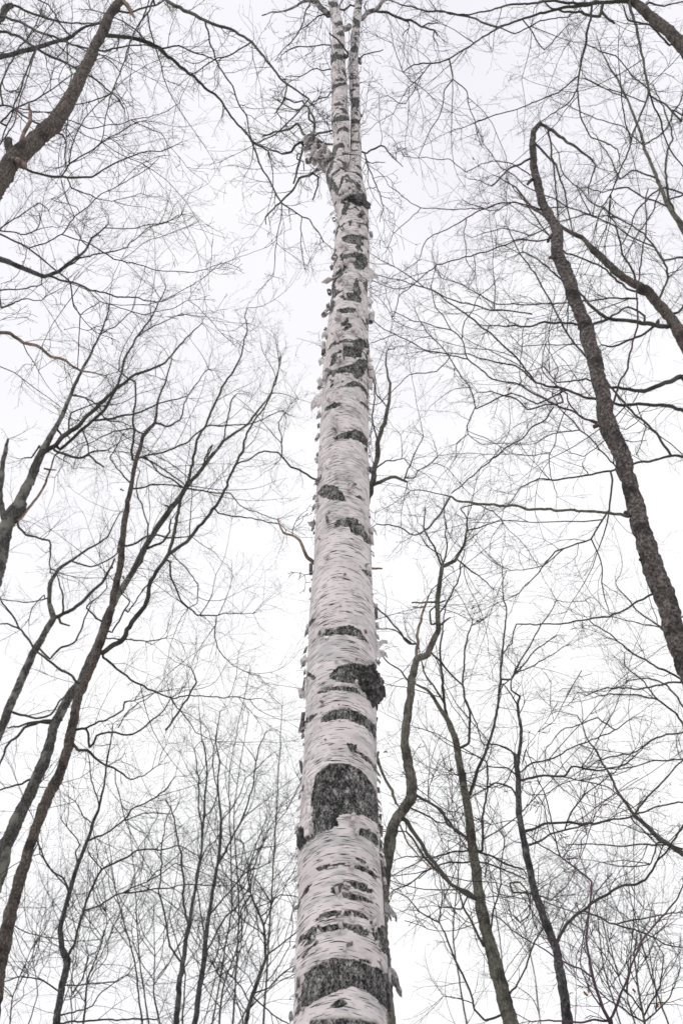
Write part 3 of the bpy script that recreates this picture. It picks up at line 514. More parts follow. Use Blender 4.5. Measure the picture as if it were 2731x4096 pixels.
# ------------------------------------------------------------------ bare trees
CR = {'L0': (0, 0), 'L1': (0, 1000), 'L2': (0, 2000), 'L3': (0, 2996), 'R0': (1431, 0), 'R1': (1431, 1000), 'R2': (1431, 2000), 'R3': (1431, 2996), 'S': None, 'B7': 7, 'B8': 8}
def px_of(path):
    """path: code, (x,y), (x,y), code, ...  -> photo pixels"""
    o, c = [], 'S'
    for e in path:
        if isinstance(e, str): c = e; continue
        if c == 'S': o.append(e)
        elif c == 'B7': o.append((1050+e[0]*.3827, 350+e[1]*.3827))
        elif c == 'B8': o.append((1050+e[0]*.4464, e[1]*.4464))
        else: o.append((CR[c][0]+e[0]*.82908, CR[c][1]+e[1]*.82908))
    return np.array(o, float)
class Tree:
    def __init__(s, name, label, cat, Y, k=0., bark='olive', limb='limb', twig='twig', seed=0, group=None):
        s.name, s.label, s.cat, s.Y, s.k, s.bark, s.limb, s.twig, s.seed, s.group = name, label, cat, Y, k, bark, limb, twig, seed, group
        s.lines = []; s.r = np.random.default_rng(seed+100)
    def jit(s, q, amp):
        n = len(q); L = np.concatenate([[0], np.cumsum(np.linalg.norm(np.diff(q[:, :2], axis=0), axis=1))])
        for j in (0, 1):
            q[:, j] += (1.6*amp*(vnoise(np.stack([L/60, L*0+s.seed*3.7+j*11+len(s.lines), L*0], 1), 5)-.5)+.8*amp*(vnoise(np.stack([L/22, L*0+s.seed*1.7+j*17+len(s.lines), L*0], 1), 6)-.5))*np.clip(L/40, 0, 1)
        return q
    def trunk(s, path, w, foot=True, seg=8, wf=.82):
        px = px_of(path); ww = np.interp(np.linspace(0, 1, len(px)), np.linspace(0, 1, len(w)), w)
        ww = ww*wf; q = catmull(np.column_stack([px, ww]), seg); q = s.jit(q, 2.5+.03*ww[0]); d = rays(q); Y = s.Y/(1-s.k*d[:, 2]/d[:, 1]) if s.k else np.full(len(q), s.Y)
        P, t = at_Y(q, Y); R = q[:, 2]*t/FPX/2
        if foot:
            i = min(len(P)-1, 12); dv = norm((P[i]-P[0])[None])[0]; z = P[0, 2]; n = max(6, int(z/.25)); zz = np.linspace(z, -.2, n+1)[1:]; h = z-zz
            sx, sy = dv[0]/max(dv[2], .3), dv[1]/max(dv[2], .3); fall = 2.2*(1-np.exp(-h/2.2))
            f = np.stack([P[0, 0]-sx*fall, P[0, 1]-sy*fall, zz], 1); Rf = R[0]*(1+.28*h/max(z, 1)+.35*np.exp(-(zz+.2)/.25))
            P = np.vstack([f[::-1], P]); R = np.concatenate([Rf[::-1], R]); q = np.vstack([np.column_stack([np.full((len(f), 2), -9999.), Rf]), q])
        s.lines.append(('trunk', P, R, q, s.bark, 1.)); return s
    def br(s, path, w, slope=None, mat=None, tw=1., seg=10, name='branch', free=False):
        px = px_of(path); ww = np.interp(np.linspace(0, 1, len(px)), np.linspace(0, 1, len(w)), w)
        best = None
        for l in s.lines:
            dd = np.hypot(l[3][:, 0]-px[0, 0], l[3][:, 1]-px[0, 1]); i = int(np.argmin(dd))
            if best is None or dd[i] < best[0]: best = (dd[i], l[1][i], l[3][i, :2], l[2][i])
        if best[0] > 14 and not free: px = np.vstack([best[2], px]); ww = np.concatenate([[ww[0]], ww])
        elif not free: px[0] = best[2]
        ww = ww*.66+1.5; q = catmull(np.column_stack([px, ww]), seg); q = s.jit(q, 7+.1*ww[0]); Y0 = best[1][1]
        P, t = at_Y(q, np.full(len(q), Y0)); L = np.concatenate([[0], np.cumsum(np.linalg.norm(np.diff(P, axis=0), axis=1))])
        sl = s.r.uniform(-.3, .3) if slope is None else slope
        P, t = at_Y(q, np.maximum(Y0+sl*L, .35*Y0)); s.lines.append((name, P, q[:, 2]*t/FPX/2, q, mat or s.limb, tw)); return s
    def build(s, sp=.13, tl=(.35, .95), lev=(5, 1), rmax=.03, up=.02, tw_r=.0046, trunk_from=.45, sides=(22, 7), tips=True, bough=.17):
        P0 = s.lines[0][1]; base = np.array([P0[0, 0], P0[0, 1], 0.]); root = thing(s.name, s.label, s.cat, base, s.group); s.root = root
        pos, tan, sc, rl = [], [], [], []
        for i, (nm, P, R, q, mt, tw) in enumerate(s.lines):
            big = R.max() > .05; S = sides[0] if i == 0 or big else sides[1]
            v, f = tube_one(P, R, S, (.62 if s.bark in ('cherry', 'brown') else .45) if i == 0 or big else .36, s.seed*31+i, 22 if i == 0 else 20)
            link(nm, mesh_mixed(nm, v-base, f), M[mt], root)
            if tw <= 0: continue
            L = np.concatenate([[0], np.cumsum(np.linalg.norm(np.diff(P, axis=0), axis=1))]); tot = L[-1]; a = tot*(trunk_from if i == 0 else .10)
            x = np.arange(a, tot, sp/tw)
            x = np.clip(x+rng.uniform(-.5, .5, len(x))*sp/tw, 0, tot*.995); j = np.clip(np.searchsorted(L, x)-1, 0, len(P)-2)
            t = ((x-L[j])/np.maximum(L[j+1]-L[j], 1e-6))[:, None]; p = P[j]*(1-t)+P[j+1]*t; tn = norm(P[j+1]-P[j]); rr = R[j]
            ok = ((rr < rmax) | (rng.random(len(rr)) < .25)) & (rng.random(len(rr)) < .8)
            pos.append(p[ok]); tan.append(tn[ok]); sc.append(np.minimum(1, .35+.9*(tot-x)/max(tot, .1))[ok]); rl.append(rr[ok])
            if tips:
                pos.append(np.repeat(P[-1:], 3, 0)); tan.append(np.repeat(norm(P[-1:]-P[-3:-2]), 3, 0)); sc.append(np.full(3, .7)); rl.append(np.full(3, R[-1]))
        if pos:
            pos, tan, sc, rl = map(np.concatenate, (pos, tan, sc, rl)); n = len(pos)
            pick = rng.random(n) < bough; nb = int(pick.sum())
            D, RD = grow(pos[pick], side(tan[pick], np.radians(rng.uniform(30, 70, nb))), rng.uniform(1.5, 2.6, nb)*tl[1]*sc[pick], np.minimum(tw_r*rng.uniform(1.4, 2.4, nb), rl[pick]*.85), np.full(nb, .0018), 11, .13, up, .035)
            if nb:
                k_ = rng.integers(2, 10, (nb, 5)); ii = np.repeat(np.arange(nb), 5); k_ = k_.ravel(); f_ = rng.random((len(k_), 1))
                pos = np.vstack([pos, D[ii, k_]*(1-f_)+D[ii, np.minimum(k_+1, 10)]*f_]); tan = np.vstack([tan, norm(D[ii, k_]-D[ii, k_-1])]); sc = np.concatenate([sc, np.full(len(ii), .8)]); rl = np.concatenate([rl, RD[ii, k_]]); n = len(pos)
            ang = np.radians(rng.uniform(28, 72, n))
            r0 = np.minimum(tw_r*rng.uniform(.7, 1.4, n), rl*.75); r0 = np.maximum(r0, .0011)
            A, RA = grow(pos, side(tan, ang), rng.uniform(*tl, n)*sc, r0, np.full(n, .0014), 6, .19, up)
            B, RB = children(A, RA, lev[0], (.28, .6), (28, 62), 4, .18, up)
            V, F = tubes(A, RA); vb, fb = tubes(B, RB); F = np.vstack([F, fb+len(V)]); V = np.vstack([V, vb])
            if nb: vb, fb = tubes(D, RD, 4); F = np.vstack([F, fb+len(V)]); V = np.vstack([V, vb])
            if lev[1]:
                C, RC = children(B, RB, lev[1], (.3, .65), (30, 60), 3, .17, up); vc, fc = tubes(C, RC); F = np.vstack([F, fc+len(V)]); V = np.vstack([V, vc])
            o = link('twigs', mesh_np('twigs', V-base, F), M[s.twig], root); o['kind'] = 'stuff'
        return s
# --- dry leaves still hanging on
M['leaf'] = twig_mat('dry_leaf', (.12, .06, .03), (.3, .16, .085))
def leaf(tree, px, Y, size, seed):
    p, t = at_Y(np.array([px], float), np.array([Y])); r = np.random.default_rng(seed)
    a = np.linspace(0, 1, 7); w_ = np.array([.06, .55, .32, .6, .28, .4, .02])*.5      # lobed outline, folded along the midrib
    X = np.concatenate([a, a, a]); Yy = np.concatenate([w_, np.zeros(7), -w_]); Z = np.concatenate([w_*.7, a*0, w_*.6])+.35*np.sin(np.tile(a, 3)*2.6)
    v = np.stack([X, Yy, Z], 1)*size; f = np.vstack([np.stack([k*7+np.arange(6), k*7+np.arange(1, 7), (k+1)*7+np.arange(1, 7), (k+1)*7+np.arange(6)], 1) for k in (0, 1)])
    R_ = np.linalg.qr(r.normal(size=(3, 3)))[0]; v = v@R_.T; R2 = v+R_[:, 2]*.0012; k = len(v)
    m = mesh_np('leaf', np.vstack([v, R2]), np.vstack([f, f[:, ::-1]+k])); o = link('leaf', m, M['leaf'], tree.root); o.location = Vector(p[0])-tree.root.location
T = Tree
# ===== birch limbs, on the birch itself
class BirchLimbs(Tree): pass
# ----- left
t1 = T('bare_tree', 'thick dark leaning tree crossing the top left corner, with a broken stub', 'tree', 4.85, 0, 'brown', seed=1)
t1.trunk(['S',(-190,1010),'L0',(-100,1030),(0,880),(55,780),(130,715),(260,605),(320,515),(380,395),(440,260),(490,160),(530,70),(580,0),'S',(560,-120),(640,-300)], [120,108,100,88,75,62,54,48,40], wf=.68)
t1.br(['L0',(95,740),(115,660),(150,590),(155,540),(145,500)], [30,24,22,18,8], 0, 'tan', 0, name='stub')
t1.br(['L0',(50,770),(48,720),(45,680)], [60,50,44], 0, 'brown', 0, name='stub')
t1.br(['L0',(95,790),(110,790),(118,805)], [44,36,20], -.3, 'tan', 0, name='stub')
t1.br(['L0',(490,175),(590,182),(700,195),(780,245),(900,340),(1000,430),(1060,480),(1140,590),(1230,690),(1290,725)], [24,22,20,15,12,9,7])
t1.br(['L0',(1220,680),(1250,790),(1300,880),(1330,950),(1360,985),(1450,1045),(1490,1055),(1560,1170)], [10,8,7,6,4])
t1.br(['L0',(1355,985),(1345,1080),(1325,1240),(1320,1330)], [4,3,2], tw=.5)
t1.br(['L0',(1450,1045),(1455,1150),(1465,1300)], [4,3,2], tw=.5)
t1.br(['L0',(545,60),(640,60),(790,0)], [14,10,8], .1)
t1.br(['S',(560,-120),'L0',(800,0),(900,50),(1000,110),(1110,145),(1220,205),(1280,290),(1380,410),(1490,480)], [24,20,18,16,14,12,10,8])
t1.br(['L0',(985,105),(1010,220),(1050,300),(1120,420),(1180,560),(1220,680)], [9,7,6,5])
t1.br(['L0',(1220,205),(1100,270),(1040,290),(930,355)], [8,6,4])
t1.br(['L0',(780,240),(860,215),(960,265),(1050,290)], [9,7,5])
t1.br(['L0',(1380,410),(1375,480),(1330,545),(1350,565)], [7,6,4])
t1.br(['L0',(1490,480),(1420,560),(1330,650),(1230,690)], [7,6,5], 0)
t1.br(['L0',(740,0),(720,60),(640,160),(600,290),(540,450),(520,530),(490,680)], [9,8,7,6,5,4])
t1.br(['L0',(610,20),(630,60),(655,85)], [26,20,10], 0, 'tan', 0, name='stub')
t1.br(['L0',(715,190),(650,140),(560,80),(440,40)], [8,6,4])
t1.build(bough=.12, sp=.21, tl=(.3, .9), lev=(5, 1), trunk_from=.93)
t2 = T('bare_tree', 'tree at the left edge sending long crossing boughs over the top left', 'tree', 6.2, 0, 'grey', seed=2)
t2.trunk(['S',(-420,1500),(-330,900),(-220,450),(-120,260),'L0',(0,275),(180,230),(340,180),(420,130),(520,108)], [120,90,60,40,26,22,18,12,8])
t2.br(['S',(-220,450),(-100,140),'L0',(0,80),(120,120),(260,180),(340,210),(420,235),(500,240),(620,220),(700,220),(780,240)], [20,18,14,12,10,9,8,7,6])
t2.br(['S',(-220,450),'L0',(0,145),(180,235),(300,300),(440,370),(540,450),(600,530)], [20,14,12,10,8,5])
t2.br(['S',(-120,260),'L0',(0,110),(60,20),(200,80),(300,105),(480,115)], [18,14,13,12,9,6])
t2.br(['L0',(340,180),(300,120),(230,20),(180,0)], [9,8,6,5]); t2.br(['L0',(180,232),(110,380),(70,520),(0,690)], [9,8,7,6]); t2.br(['L0',(60,20),(20,40),(0,90)], [30,34,38], 0)
t2.br(['L0',(330,200),(320,300),(345,370),(330,540),(320,660)], [7,6,5,4]); t2.br(['L0',(540,450),(430,490),(250,540),(110,545)], [6,5,4,3])
t2.br(['S',(-330,900),'L0',(0,510),(120,560),(300,650),(320,690),(318,800)], [16,9,9,9,8,6])
t2.br(['S',(-330,900),'L0',(30,800),(110,815),(200,840),(320,855),(440,855),(540,800),(640,750),(800,720),(880,690)], [20,14,13,13,12,10,8,6,4,2])
t2.br(['L0',(300,840),(340,790),(420,740),(500,680),(600,620),(700,580)], [8,7,6,4,2]); t2.br(['L0',(330,850),(350,910),(450,950),(540,970),(680,935)], [7,6,5,3,2])
t2.br(['L0',(0,590),(60,530),(180,480),(260,430),(370,350)], [10,8,7,5,3]); t2.br(['L0',(0,420),(40,320),(100,220),(160,140),(200,60)], [10,8,7,6,4])
t2.build(sp=.2, tl=(.35, 1.0), lev=(5, 1), trunk_from=.6)
t3 = T('bare_tree', 'tree at the left edge with a low arching bough above the branched trunk', 'tree', 8.5, 0, 'grey', seed=3)
t3.trunk(['S',(-360,2100),(-260,1500),(-160,1150),(-90,1030),'L1',(0,45),(120,95),(220,125),(290,100),(350,50),(410,5),'L0',(440,1150),(530,1080)], [90,70,46,30,26,22,18,15,12,10,6])
t3.br(['L1',(230,128),(340,155),(440,190),(590,230),(780,245)], [13,11,9,7,4]); t3.br(['S',(-160,1150),'L1',(0,190),(100,185),(200,170)], [16,8,6,4]); t3.br(['L1',(0,280),(60,265),(110,230),(200,240)], [10,8,6,3])
t3.br(['L0',(290,1320),(380,1250),(520,1220),(610,1195),(700,1110),(880,1040)], [10,8,7,5,3,2]); t3.br(['L0',(510,1110),(640,1100),(760,1080),(870,1040)], [5,4,3,2])
t3.br(['S',(-160,1150),'L0',(0,1100),(90,1040),(190,980),(230,1010)], [12,7,5,4,3]); t3.br(['L0',(0,1110),(100,1130),(180,1110),(200,1040)], [7,6,5,3])
t3.br(['S',(-260,1500),'L1',(0,395),(100,430),(200,480),(320,540),(380,580),(510,610)], [26,20,18,16,14,11,5], mat='tan', tw=.4)
t3.build(sp=.17, tl=(.4, 1.1), lev=(5, 1), trunk_from=.5)
t4 = T('sapling', 'thin dark twiggy sapling at the far left with hair-fine arching shoots', 'sapling', 3.6, 0, 'purple', 'purple', 'purple', seed=4)
t4.trunk(['S',(-330,2300),(-260,1700),(-140,1200),(-40,960),'L0',(0,1130),(130,1190),(220,1260),'L1',(280,105),(340,155),(360,270),(390,315),(380,440),(375,570)], [14,12,11,10,9,8,8,7,6,5,4])
t4.br(['L0',(140,1190),(300,1130),(370,1040),(490,940),(600,890),(700,830),(775,755)], [7,6,5,4,4,3,2]); t4.br(['L0',(300,1130),(430,1180),(550,1250),(650,1265),(750,1305),(930,1310),(990,1298)], [6,5,5,4,3,2])
t4.br(['L1',(385,315),(480,250),(440,200),(350,160)], [4,3,3,2]); t4.br(['L1',(490,255),(620,295),(700,305),(830,280),(905,240)], [4,3,3,2]); t4.br(['L0',(370,1000),(250,960),(280,960)], [3,2,2])
t4.br(['L0',(0,700),(60,600),(110,440),(170,250),(280,60)], [6,6,5,4,3], free=True, slope=0); t4.br(['L0',(100,530),(260,550),(430,615),(630,585),(760,555),(870,505)], [5,5,4,3,2], tw=.6); t4.br(['L0',(640,585),(720,620),(790,655),(805,690)], [4,3,2], tw=.6)
t4.build(sp=.22, tl=(.10, .35), lev=(2, 1), rmax=.02, tw_r=.0016, trunk_from=.6, sides=(8, 6))
# left mid tree D
t5 = T('bare_tree', 'grey forked tree at the left edge halfway up, beside a broken snag', 'tree', 11.5, 0, 'lichen', seed=5)
t5.trunk(['L2',(-40,420),(0,290),(15,190),(40,110),(100,25),'L1',(40,1290),(90,1230),(150,1100),(205,975),(260,880),(290,820),(350,680),(420,540),(490,400),(530,270)], [86,76,68,62,56,50,40,26,20,15,10,6])
t5.br(['L1',(215,985),(260,950),(350,870),(470,760),(560,670),(650,610),(800,540),(900,430),(980,350)], [30,28,26,22,18,14,10,7,3]); t5.br(['L1',(290,960),(330,925),(390,870),(500,780),(560,670),(600,540),(660,420),(740,320),(800,180)], [16,16,17,16,13,12,10,7,3])
t5.br(['L1',(265,965),(330,990),(390,1000),(430,985),(480,1030),(505,1045)], [15,14,12,11,10,8], tw=.4); t5.br(['L1',(390,1000),(450,970),(525,965)], [9,8,6], tw=.3); t5.br(['L1',(205,975),(190,940),(150,1000),(115,1005)], [12,9,7,5], tw=.3)
t5.br(['L1',(440,820),(560,805),(680,780),(760,745),(900,705)], [12,11,9,7,4]); t5.br(['L1',(275,860),(300,890),(330,885),(350,780),(480,740)], [13,11,9,7,3]); t5.br(['L1',(350,700),(400,710),(470,750),(520,815),(630,850)], [9,8,7,6,4])
t5.br(['L1',(400,870),(420,920),(430,980)], [8,7,5]); t5.br(['L1',(490,405),(570,360),(640,290)], [6,5,3]); t5.br(['L1',(660,420),(760,360),(870,310)], [6,5,3])
t5.br(['L1',(20,1290),(5,1200),(10,1060),(30,970),(45,910)], [36,34,28,24,12], 0, 'lichen', .2, name='snag'); t5.br(['L1',(85,1310),(150,1230),(210,1150),(240,1070),(270,990)], [16,14,12,10,7], mat='tan', tw=.2); t5.br(['L1',(215,1055),(270,1062)], [8,5], tw=0)
t5.br(['L2',(90,130),(125,165),(190,185),(235,200),(245,260),(245,330)], [13,11,10,9,8,6])
t5.build(up=.05, sp=.16, tl=(.45, 1.15), lev=(5, 1), rmax=.045, trunk_from=.62)
# left pair A, B
t6 = T('bare_tree', 'dark lichen-spotted trunk leaning right behind the brown trunk at lower left', 'tree', 15.5, 0, 'lichen', seed=6)
t6.trunk(['L3',(-60,740),(0,600),(20,490),(70,370),(130,250),(180,130),(240,0),'L2',(260,1100),(330,960),(400,860),(470,700),(530,540),(590,420),(640,350),(700,230),(760,130),(860,0),'L1',(900,1140),(980,1050),(1080,920),(1200,840),(1300,700),(1360,520)], [80,72,66,60,52,46,42,38,34,30,28,26,22,18,14,9,5])
t6.br(['L2',(270,1075),(190,1070),(120,1100),(50,1160),(0,1270)], [20,16,14,13,11], tw=.5); t6.br(['L2',(300,1060),(210,1060),(100,1085),(40,1105)], [14,12,10,8], tw=.4); t6.br(['L2',(760,150),(820,30),(800,20)], [14,11,8], tw=.3)
t6.br(['L2',(690,240),(790,200),(820,160),(830,90)], [14,12,10,8]); t6.br(['L2',(620,390),(680,300),(720,190),(690,50),'L1',(660,1150),(680,1060)], [10,8,7,6,4]); t6.br(['L1',(980,1050),(1010,960),(1030,940),(1000,1020)], [9,8,6,5])
t6.br(['L1',(1080,920),(1110,740),(1140,690)], [8,6,3]); t6.br(['L1',(880,1140),(760,1060),(690,1000)], [9,7,6]); t6.br(['L3',(170,130),(120,160),(40,185),(0,195)], [13,10,9,8]); t6.br(['L3',(100,340),(150,230),(200,150)], [8,6,4])
t6.br(['L1',(890,1150),(1000,1170),(1100,1180),(1140,1210),(1200,1250),(1330,1295)], [8,7,6,5,4,3]); t6.br(['L2',(500,600),(420,520),(440,500),(515,430)], [9,8,6,4])
t6.build(up=.05, sp=.2, tl=(.5, 1.3), lev=(5, 1), rmax=.045, trunk_from=.55)
t7 = T('bare_tree', 'brown rough-barked trunk curving up from the lower left corner and forking', 'tree', 13.0, 0, 'brown', seed=7)
t7.trunk(['L3',(-25,1260),(0,1080),(35,880),(55,780),(100,620),(150,450),(220,270),(290,120),(325,0),'L2',(345,1100),(385,930),(450,800),(490,680),(530,550),(560,420),(590,250),(605,100),(620,0),'L1',(620,1200),(650,1040),(690,900),(745,835),(760,740),(800,640),(830,520)], [66,62,58,54,52,50,46,42,40,36,32,28,25,22,18,13,9,5])
t7.br(['L2',(495,735),(580,680),(630,610),(700,500),(740,380),(820,260),(950,150),(1050,10),'L1',(1090,1150),(1140,1030),(1200,880),(1280,750),(1340,600),(1350,500)], [28,28,26,25,24,20,18,16,14,12,10,8,5,3])
t7.br(['L2',(815,265),(850,150),(870,20),'L1',(870,1200),(920,1060),(960,900),(1050,710),(1130,580),(1180,450),(1190,280)], [20,19,17,16,14,12,9,7,3])
t7.br(['L1',(640,1010),(645,850),(650,640),(575,575)], [13,11,9,5]); t7.br(['L1',(665,1010),(750,985),(900,935),(990,850),(1100,852),(1210,845),(1370,775)], [10,9,8,7,6,5,3]); t7.br(['L1',(745,835),(800,850),(870,815),(910,700),(1010,570)], [10,9,7,5,3]); t7.br(['L1',(690,890),(630,860),(500,890),(400,950)], [8,7,5,3])
t7.br(['L1',(680,990),(760,1040),(860,1110),(890,1140)], [8,7,5]); t7.br(['L1',(630,1150),(720,1130),(830,1140),(1000,1165)], [9,8,6,4]); t7.br(['L1',(620,1130),(560,1050),(530,1000),(600,880)], [8,6,5,3])
t7.br(['L2',(375,880),(300,820),(190,730),(100,630),(30,590),(0,590)], [15,13,11,10,8,6], tw=.6); t7.br(['L2',(100,620),(50,540),(0,470)], [9,8,6], tw=.7); t7.br(['L2',(350,1160),(380,1210),(430,1215),(480,1260),(560,1300),(600,1325),'L3',(630,138),(700,125),(765,82)], [18,16,14,13,10,9,7,5,3], tw=.5)
t7.br(['L2',(365,1110),(410,1110),(440,1200),(460,1145),(520,1120),(640,1130),(720,1080),(800,1010),(830,960)], [14,12,12,11,10,9,8,6,4], tw=.6); t7.br(['L2',(375,1100),(420,1100),(520,1050),(590,1010),(600,970),(650,965)], [12,11,9,9,8,5], tw=.5)
t7.br(['L2',(500,760),(600,840),(740,920),(830,957),(900,945),(1060,950),(1190,958),(1265,953)], [14,11,9,7,6,5,4,2]); t7.br(['L2',(820,300),(825,380),(870,480),(945,550),(1040,562),(1100,548),(1220,548)], [10,9,8,7,6,4,2]); t7.br(['L2',(1040,562),(1035,660),(1055,720),(1120,800),(1250,845)], [5,5,4,3,2])
t7.br(['L2',(840,275),(900,330),(960,410),(950,490),(905,525)], [6,5,4,3]); t7.br(['L2',(830,960),(850,1010),(880,1040),(915,1070),(950,1130),(1050,1165)], [5,5,4,4,2]); t7.br(['L2',(800,1110),(850,1040),(900,960),(940,875),(920,810)], [10,10,9,8,4], tw=.3, free=True); t7.br(['L2',(570,1100),(620,1020),(740,925)], [5,4,3], free=True)
t7.br(['L2',(620,220),(700,180),(780,170),(860,180),(920,170)], [11,10,9,7,4]); t7.br(['L2',(545,640),(600,540),(620,490),(590,450)], [9,8,7,5], tw=.4); t7.br(['L2',(620,540),(660,490),(720,400)], [7,6,4]); t7.br(['L2',(520,670),(620,680),(740,680),(800,670)], [7,6,5,3])
t7.br(['L2',(1060,60),(1200,85),(1330,110),(1380,140)], [7,6,5,3]); t7.br(['L1',(1150,1045),(1250,980),(1340,985),(1400,1045),(1540,1110)], [8,7,8,10,11], tw=.5); t7.br(['L1',(1360,990),(1360,900),(1340,830),(1400,750)], [6,5,4,2])
t7.br(['L3',(185,445),(230,560),(290,620),(330,690)], [8,7,6,4], tw=.5); t7.br(['L3',(85,855),(150,890),(230,910),(370,930),(500,910)], [5,4,3,2], tw=.6)
t7.build(up=.045, sp=.18, tl=(.4, 1.2), lev=(5, 1), rmax=.04, trunk_from=.6)
for k, (c, x, y, Y, sz) in enumerate([('L2',545,320,12.6,.085),('L2',530,325,12.6,.07),('L2',600,385,12.6,.08),('L1',590,1150,12.8,.07),('L1',600,1162,12.8,.06),('L1',515,285,12.9,.06)]): leaf(t7, px_of([c, (x, y)])[0], Y, sz, 40+k)
t8 = T('bare_tree', 'slender grey tree at the left edge with a crooked bough, left of the spotted trunk', 'tree', 17., 0, 'lichen', seed=8)
t8.trunk(['L2',(-60,1260),(0,1120),(50,990),(130,810),(190,690),(230,620),(260,570),(240,500),(245,400),(290,330),(340,295),(420,240),(520,180),(580,60)], [44,42,40,36,32,30,28,22,20,16,13,10,8,5])
t8.br(['L2',(265,570),(330,540),(400,490),(500,390),(560,280)], [24,21,18,14,9]); t8.br(['L2',(290,590),(335,605)], [13,7], tw=0); t8.br(['L2',(295,545),(300,460),(270,350)], [12,9,5], tw=.5); t8.br(['L2',(350,300),(440,320),(500,305),(560,260),(590,160)], [9,8,7,6,4]); t8.br(['L2',(190,710),(240,760),(290,720),(360,680),(400,610),(440,500)], [10,10,11,9,8,5]); t8.br(['L2',(225,470),(130,495),(0,470)], [7,5,3])
t8.br(['L2',(40,1020),(100,1040),(170,1050),(240,1040),(330,930)], [13,13,12,10,7], tw=.5); t8.br(['L2',(215,460),(160,520),(140,600)], [5,4,2])
t8.build(sp=.22, tl=(.5, 1.3), lev=(4, 1), rmax=.045, trunk_from=.55)
t9 = T('bare_tree', 'dark slim tree at bottom left with a knobbly bend and wide side limbs', 'tree', 14., 0, 'grey', seed=9)
t9.trunk(['L3',(262,1400),(270,1327),(300,1150),(325,1030),(300,960),(290,870),(335,700),(375,570),(430,420),(470,310),(500,190),(520,30),'L2',(535,1150),(545,1080)], [36,34,32,36,28,24,22,19,16,13,11,8,6,4])
t9.br(['L3',(335,1000),(370,900),(400,780),(445,670),(490,580),(610,520),(660,487),(780,482),(860,470),(960,520)], [16,13,12,11,10,8,7,5,3]); t9.br(['L3',(400,782),(480,750),(590,690),(770,675),(900,650),(1100,660)], [9,8,7,6,5,3]); t9.br(['L3',(590,690),(720,630),(850,550)], [6,5,3])
t9.br(['L3',(430,455),(520,405),(600,340),(640,295),(800,200),(850,130)], [11,9,8,7,6,3]); t9.br(['L3',(600,345),(700,315),(830,310)], [6,5,3]); t9.br(['L3',(340,690),(310,640),(260,600),(190,510)], [10,9,8,5]); t9.br(['L3',(445,355),(400,320),(365,250)], [7,5,3]); t9.br(['L3',(375,560),(365,500),(385,460),(300,330)], [8,7,6,3])
t9.br(['L3',(310,1140),(420,1135),(560,1120),(620,1080)], [7,6,5,3]); t9.br(['L3',(290,1180),(190,1110),(100,1100),(0,1130)], [9,7,6,4]); t9.br(['L3',(280,1290),(360,1270),(450,1240),(500,1160),(610,1090)], [9,7,6,5,3]); t9.br(['L3',(300,1327),(480,1310),(640,1305),(760,1310)], [10,9,8,6]); t9.br(['L3',(480,280),(440,150),(420,0)], [7,5,3]); t9.br(['L3',(490,575),(440,520),(420,490)], [6,5,4])
t9.build(sp=.17, tl=(.45, 1.2), lev=(5, 1), rmax=.045, trunk_from=.55)
# ----- thicket at bottom left
ta = T('bare_tree', 'straight many-stemmed grey tree left of the birch foot, stems fanning upward', 'tree', 19., 0, 'grey', seed=10)
ta.trunk(['L3',(840,1420),(850,1327),(865,1150),(890,980),(912,850),(940,680),(965,540),(985,350),(1000,100),(990,0),'L2',(975,1150),(960,1000)], [28,27,25,22,17,14,12,10,8,7,5,3])
ta.br(['L3',(908,860),(885,700),(880,520),(840,350),(800,250)], [13,11,10,7,4]); ta.br(['L3',(975,440),(960,290),(955,100),(940,0)], [7,6,5,4]); ta.br(['L3',(880,1040),(820,950),(800,840),(770,680),(780,480),(820,270)], [11,10,9,8,6,3]); ta.br(['L3',(960,560),(1000,480),(1050,420)], [6,5,3]); ta.br(['L3',(985,350),(1050,220),(1020,60),'L2',(1050,1080)], [6,5,5,3])
ta.build(sp=.22, tl=(.5, 1.3), lev=(5, 1), rmax=.06, trunk_from=.45, up=.05)
tb = T('bare_tree', 'slim grey tree with a high narrow fork nearest the birch foot', 'tree', 20., 0, 'grey', seed=11)
tb.trunk(['L3',(920,1420),(940,1327),(980,1050),(1010,800),(1050,560),(1070,350),(1050,200),(1060,60),'L2',(1040,1150),(1060,1020)], [28,26,22,18,14,10,7,6,4])
tb.br(['L3',(1050,560),(1150,370),(1220,180),(1250,0),'L2',(1290,1120)], [11,9,7,5,3]); tb.br(['L3',(1010,800),(1100,700),(1180,600),(1300,550)], [9,7,6,3]); tb.br(['L3',(985,1010),(1060,860),(1190,690),(1230,560),(1280,400)], [9,8,7,5,3]); tb.br(['L3',(1070,350),(1150,240),(1200,130),(1300,40)], [5,4,3,2])
tb.build(sp=.22, tl=(.5, 1.3), lev=(5, 1), rmax=.06, trunk_from=.45, up=.05)
tc_ = T('bare_tree', 'crooked dark sapling close to the left side of the birch foot', 'sapling', 12., 0, 'grey', seed=12)
tc_.trunk(['L3',(1180,1420),(1190,1310),(1220,1180),(1280,1010),(1272,850),(1210,700),(1195,600),(1240,450),(1290,330)], [20,19,17,13,11,9,7,5,3])
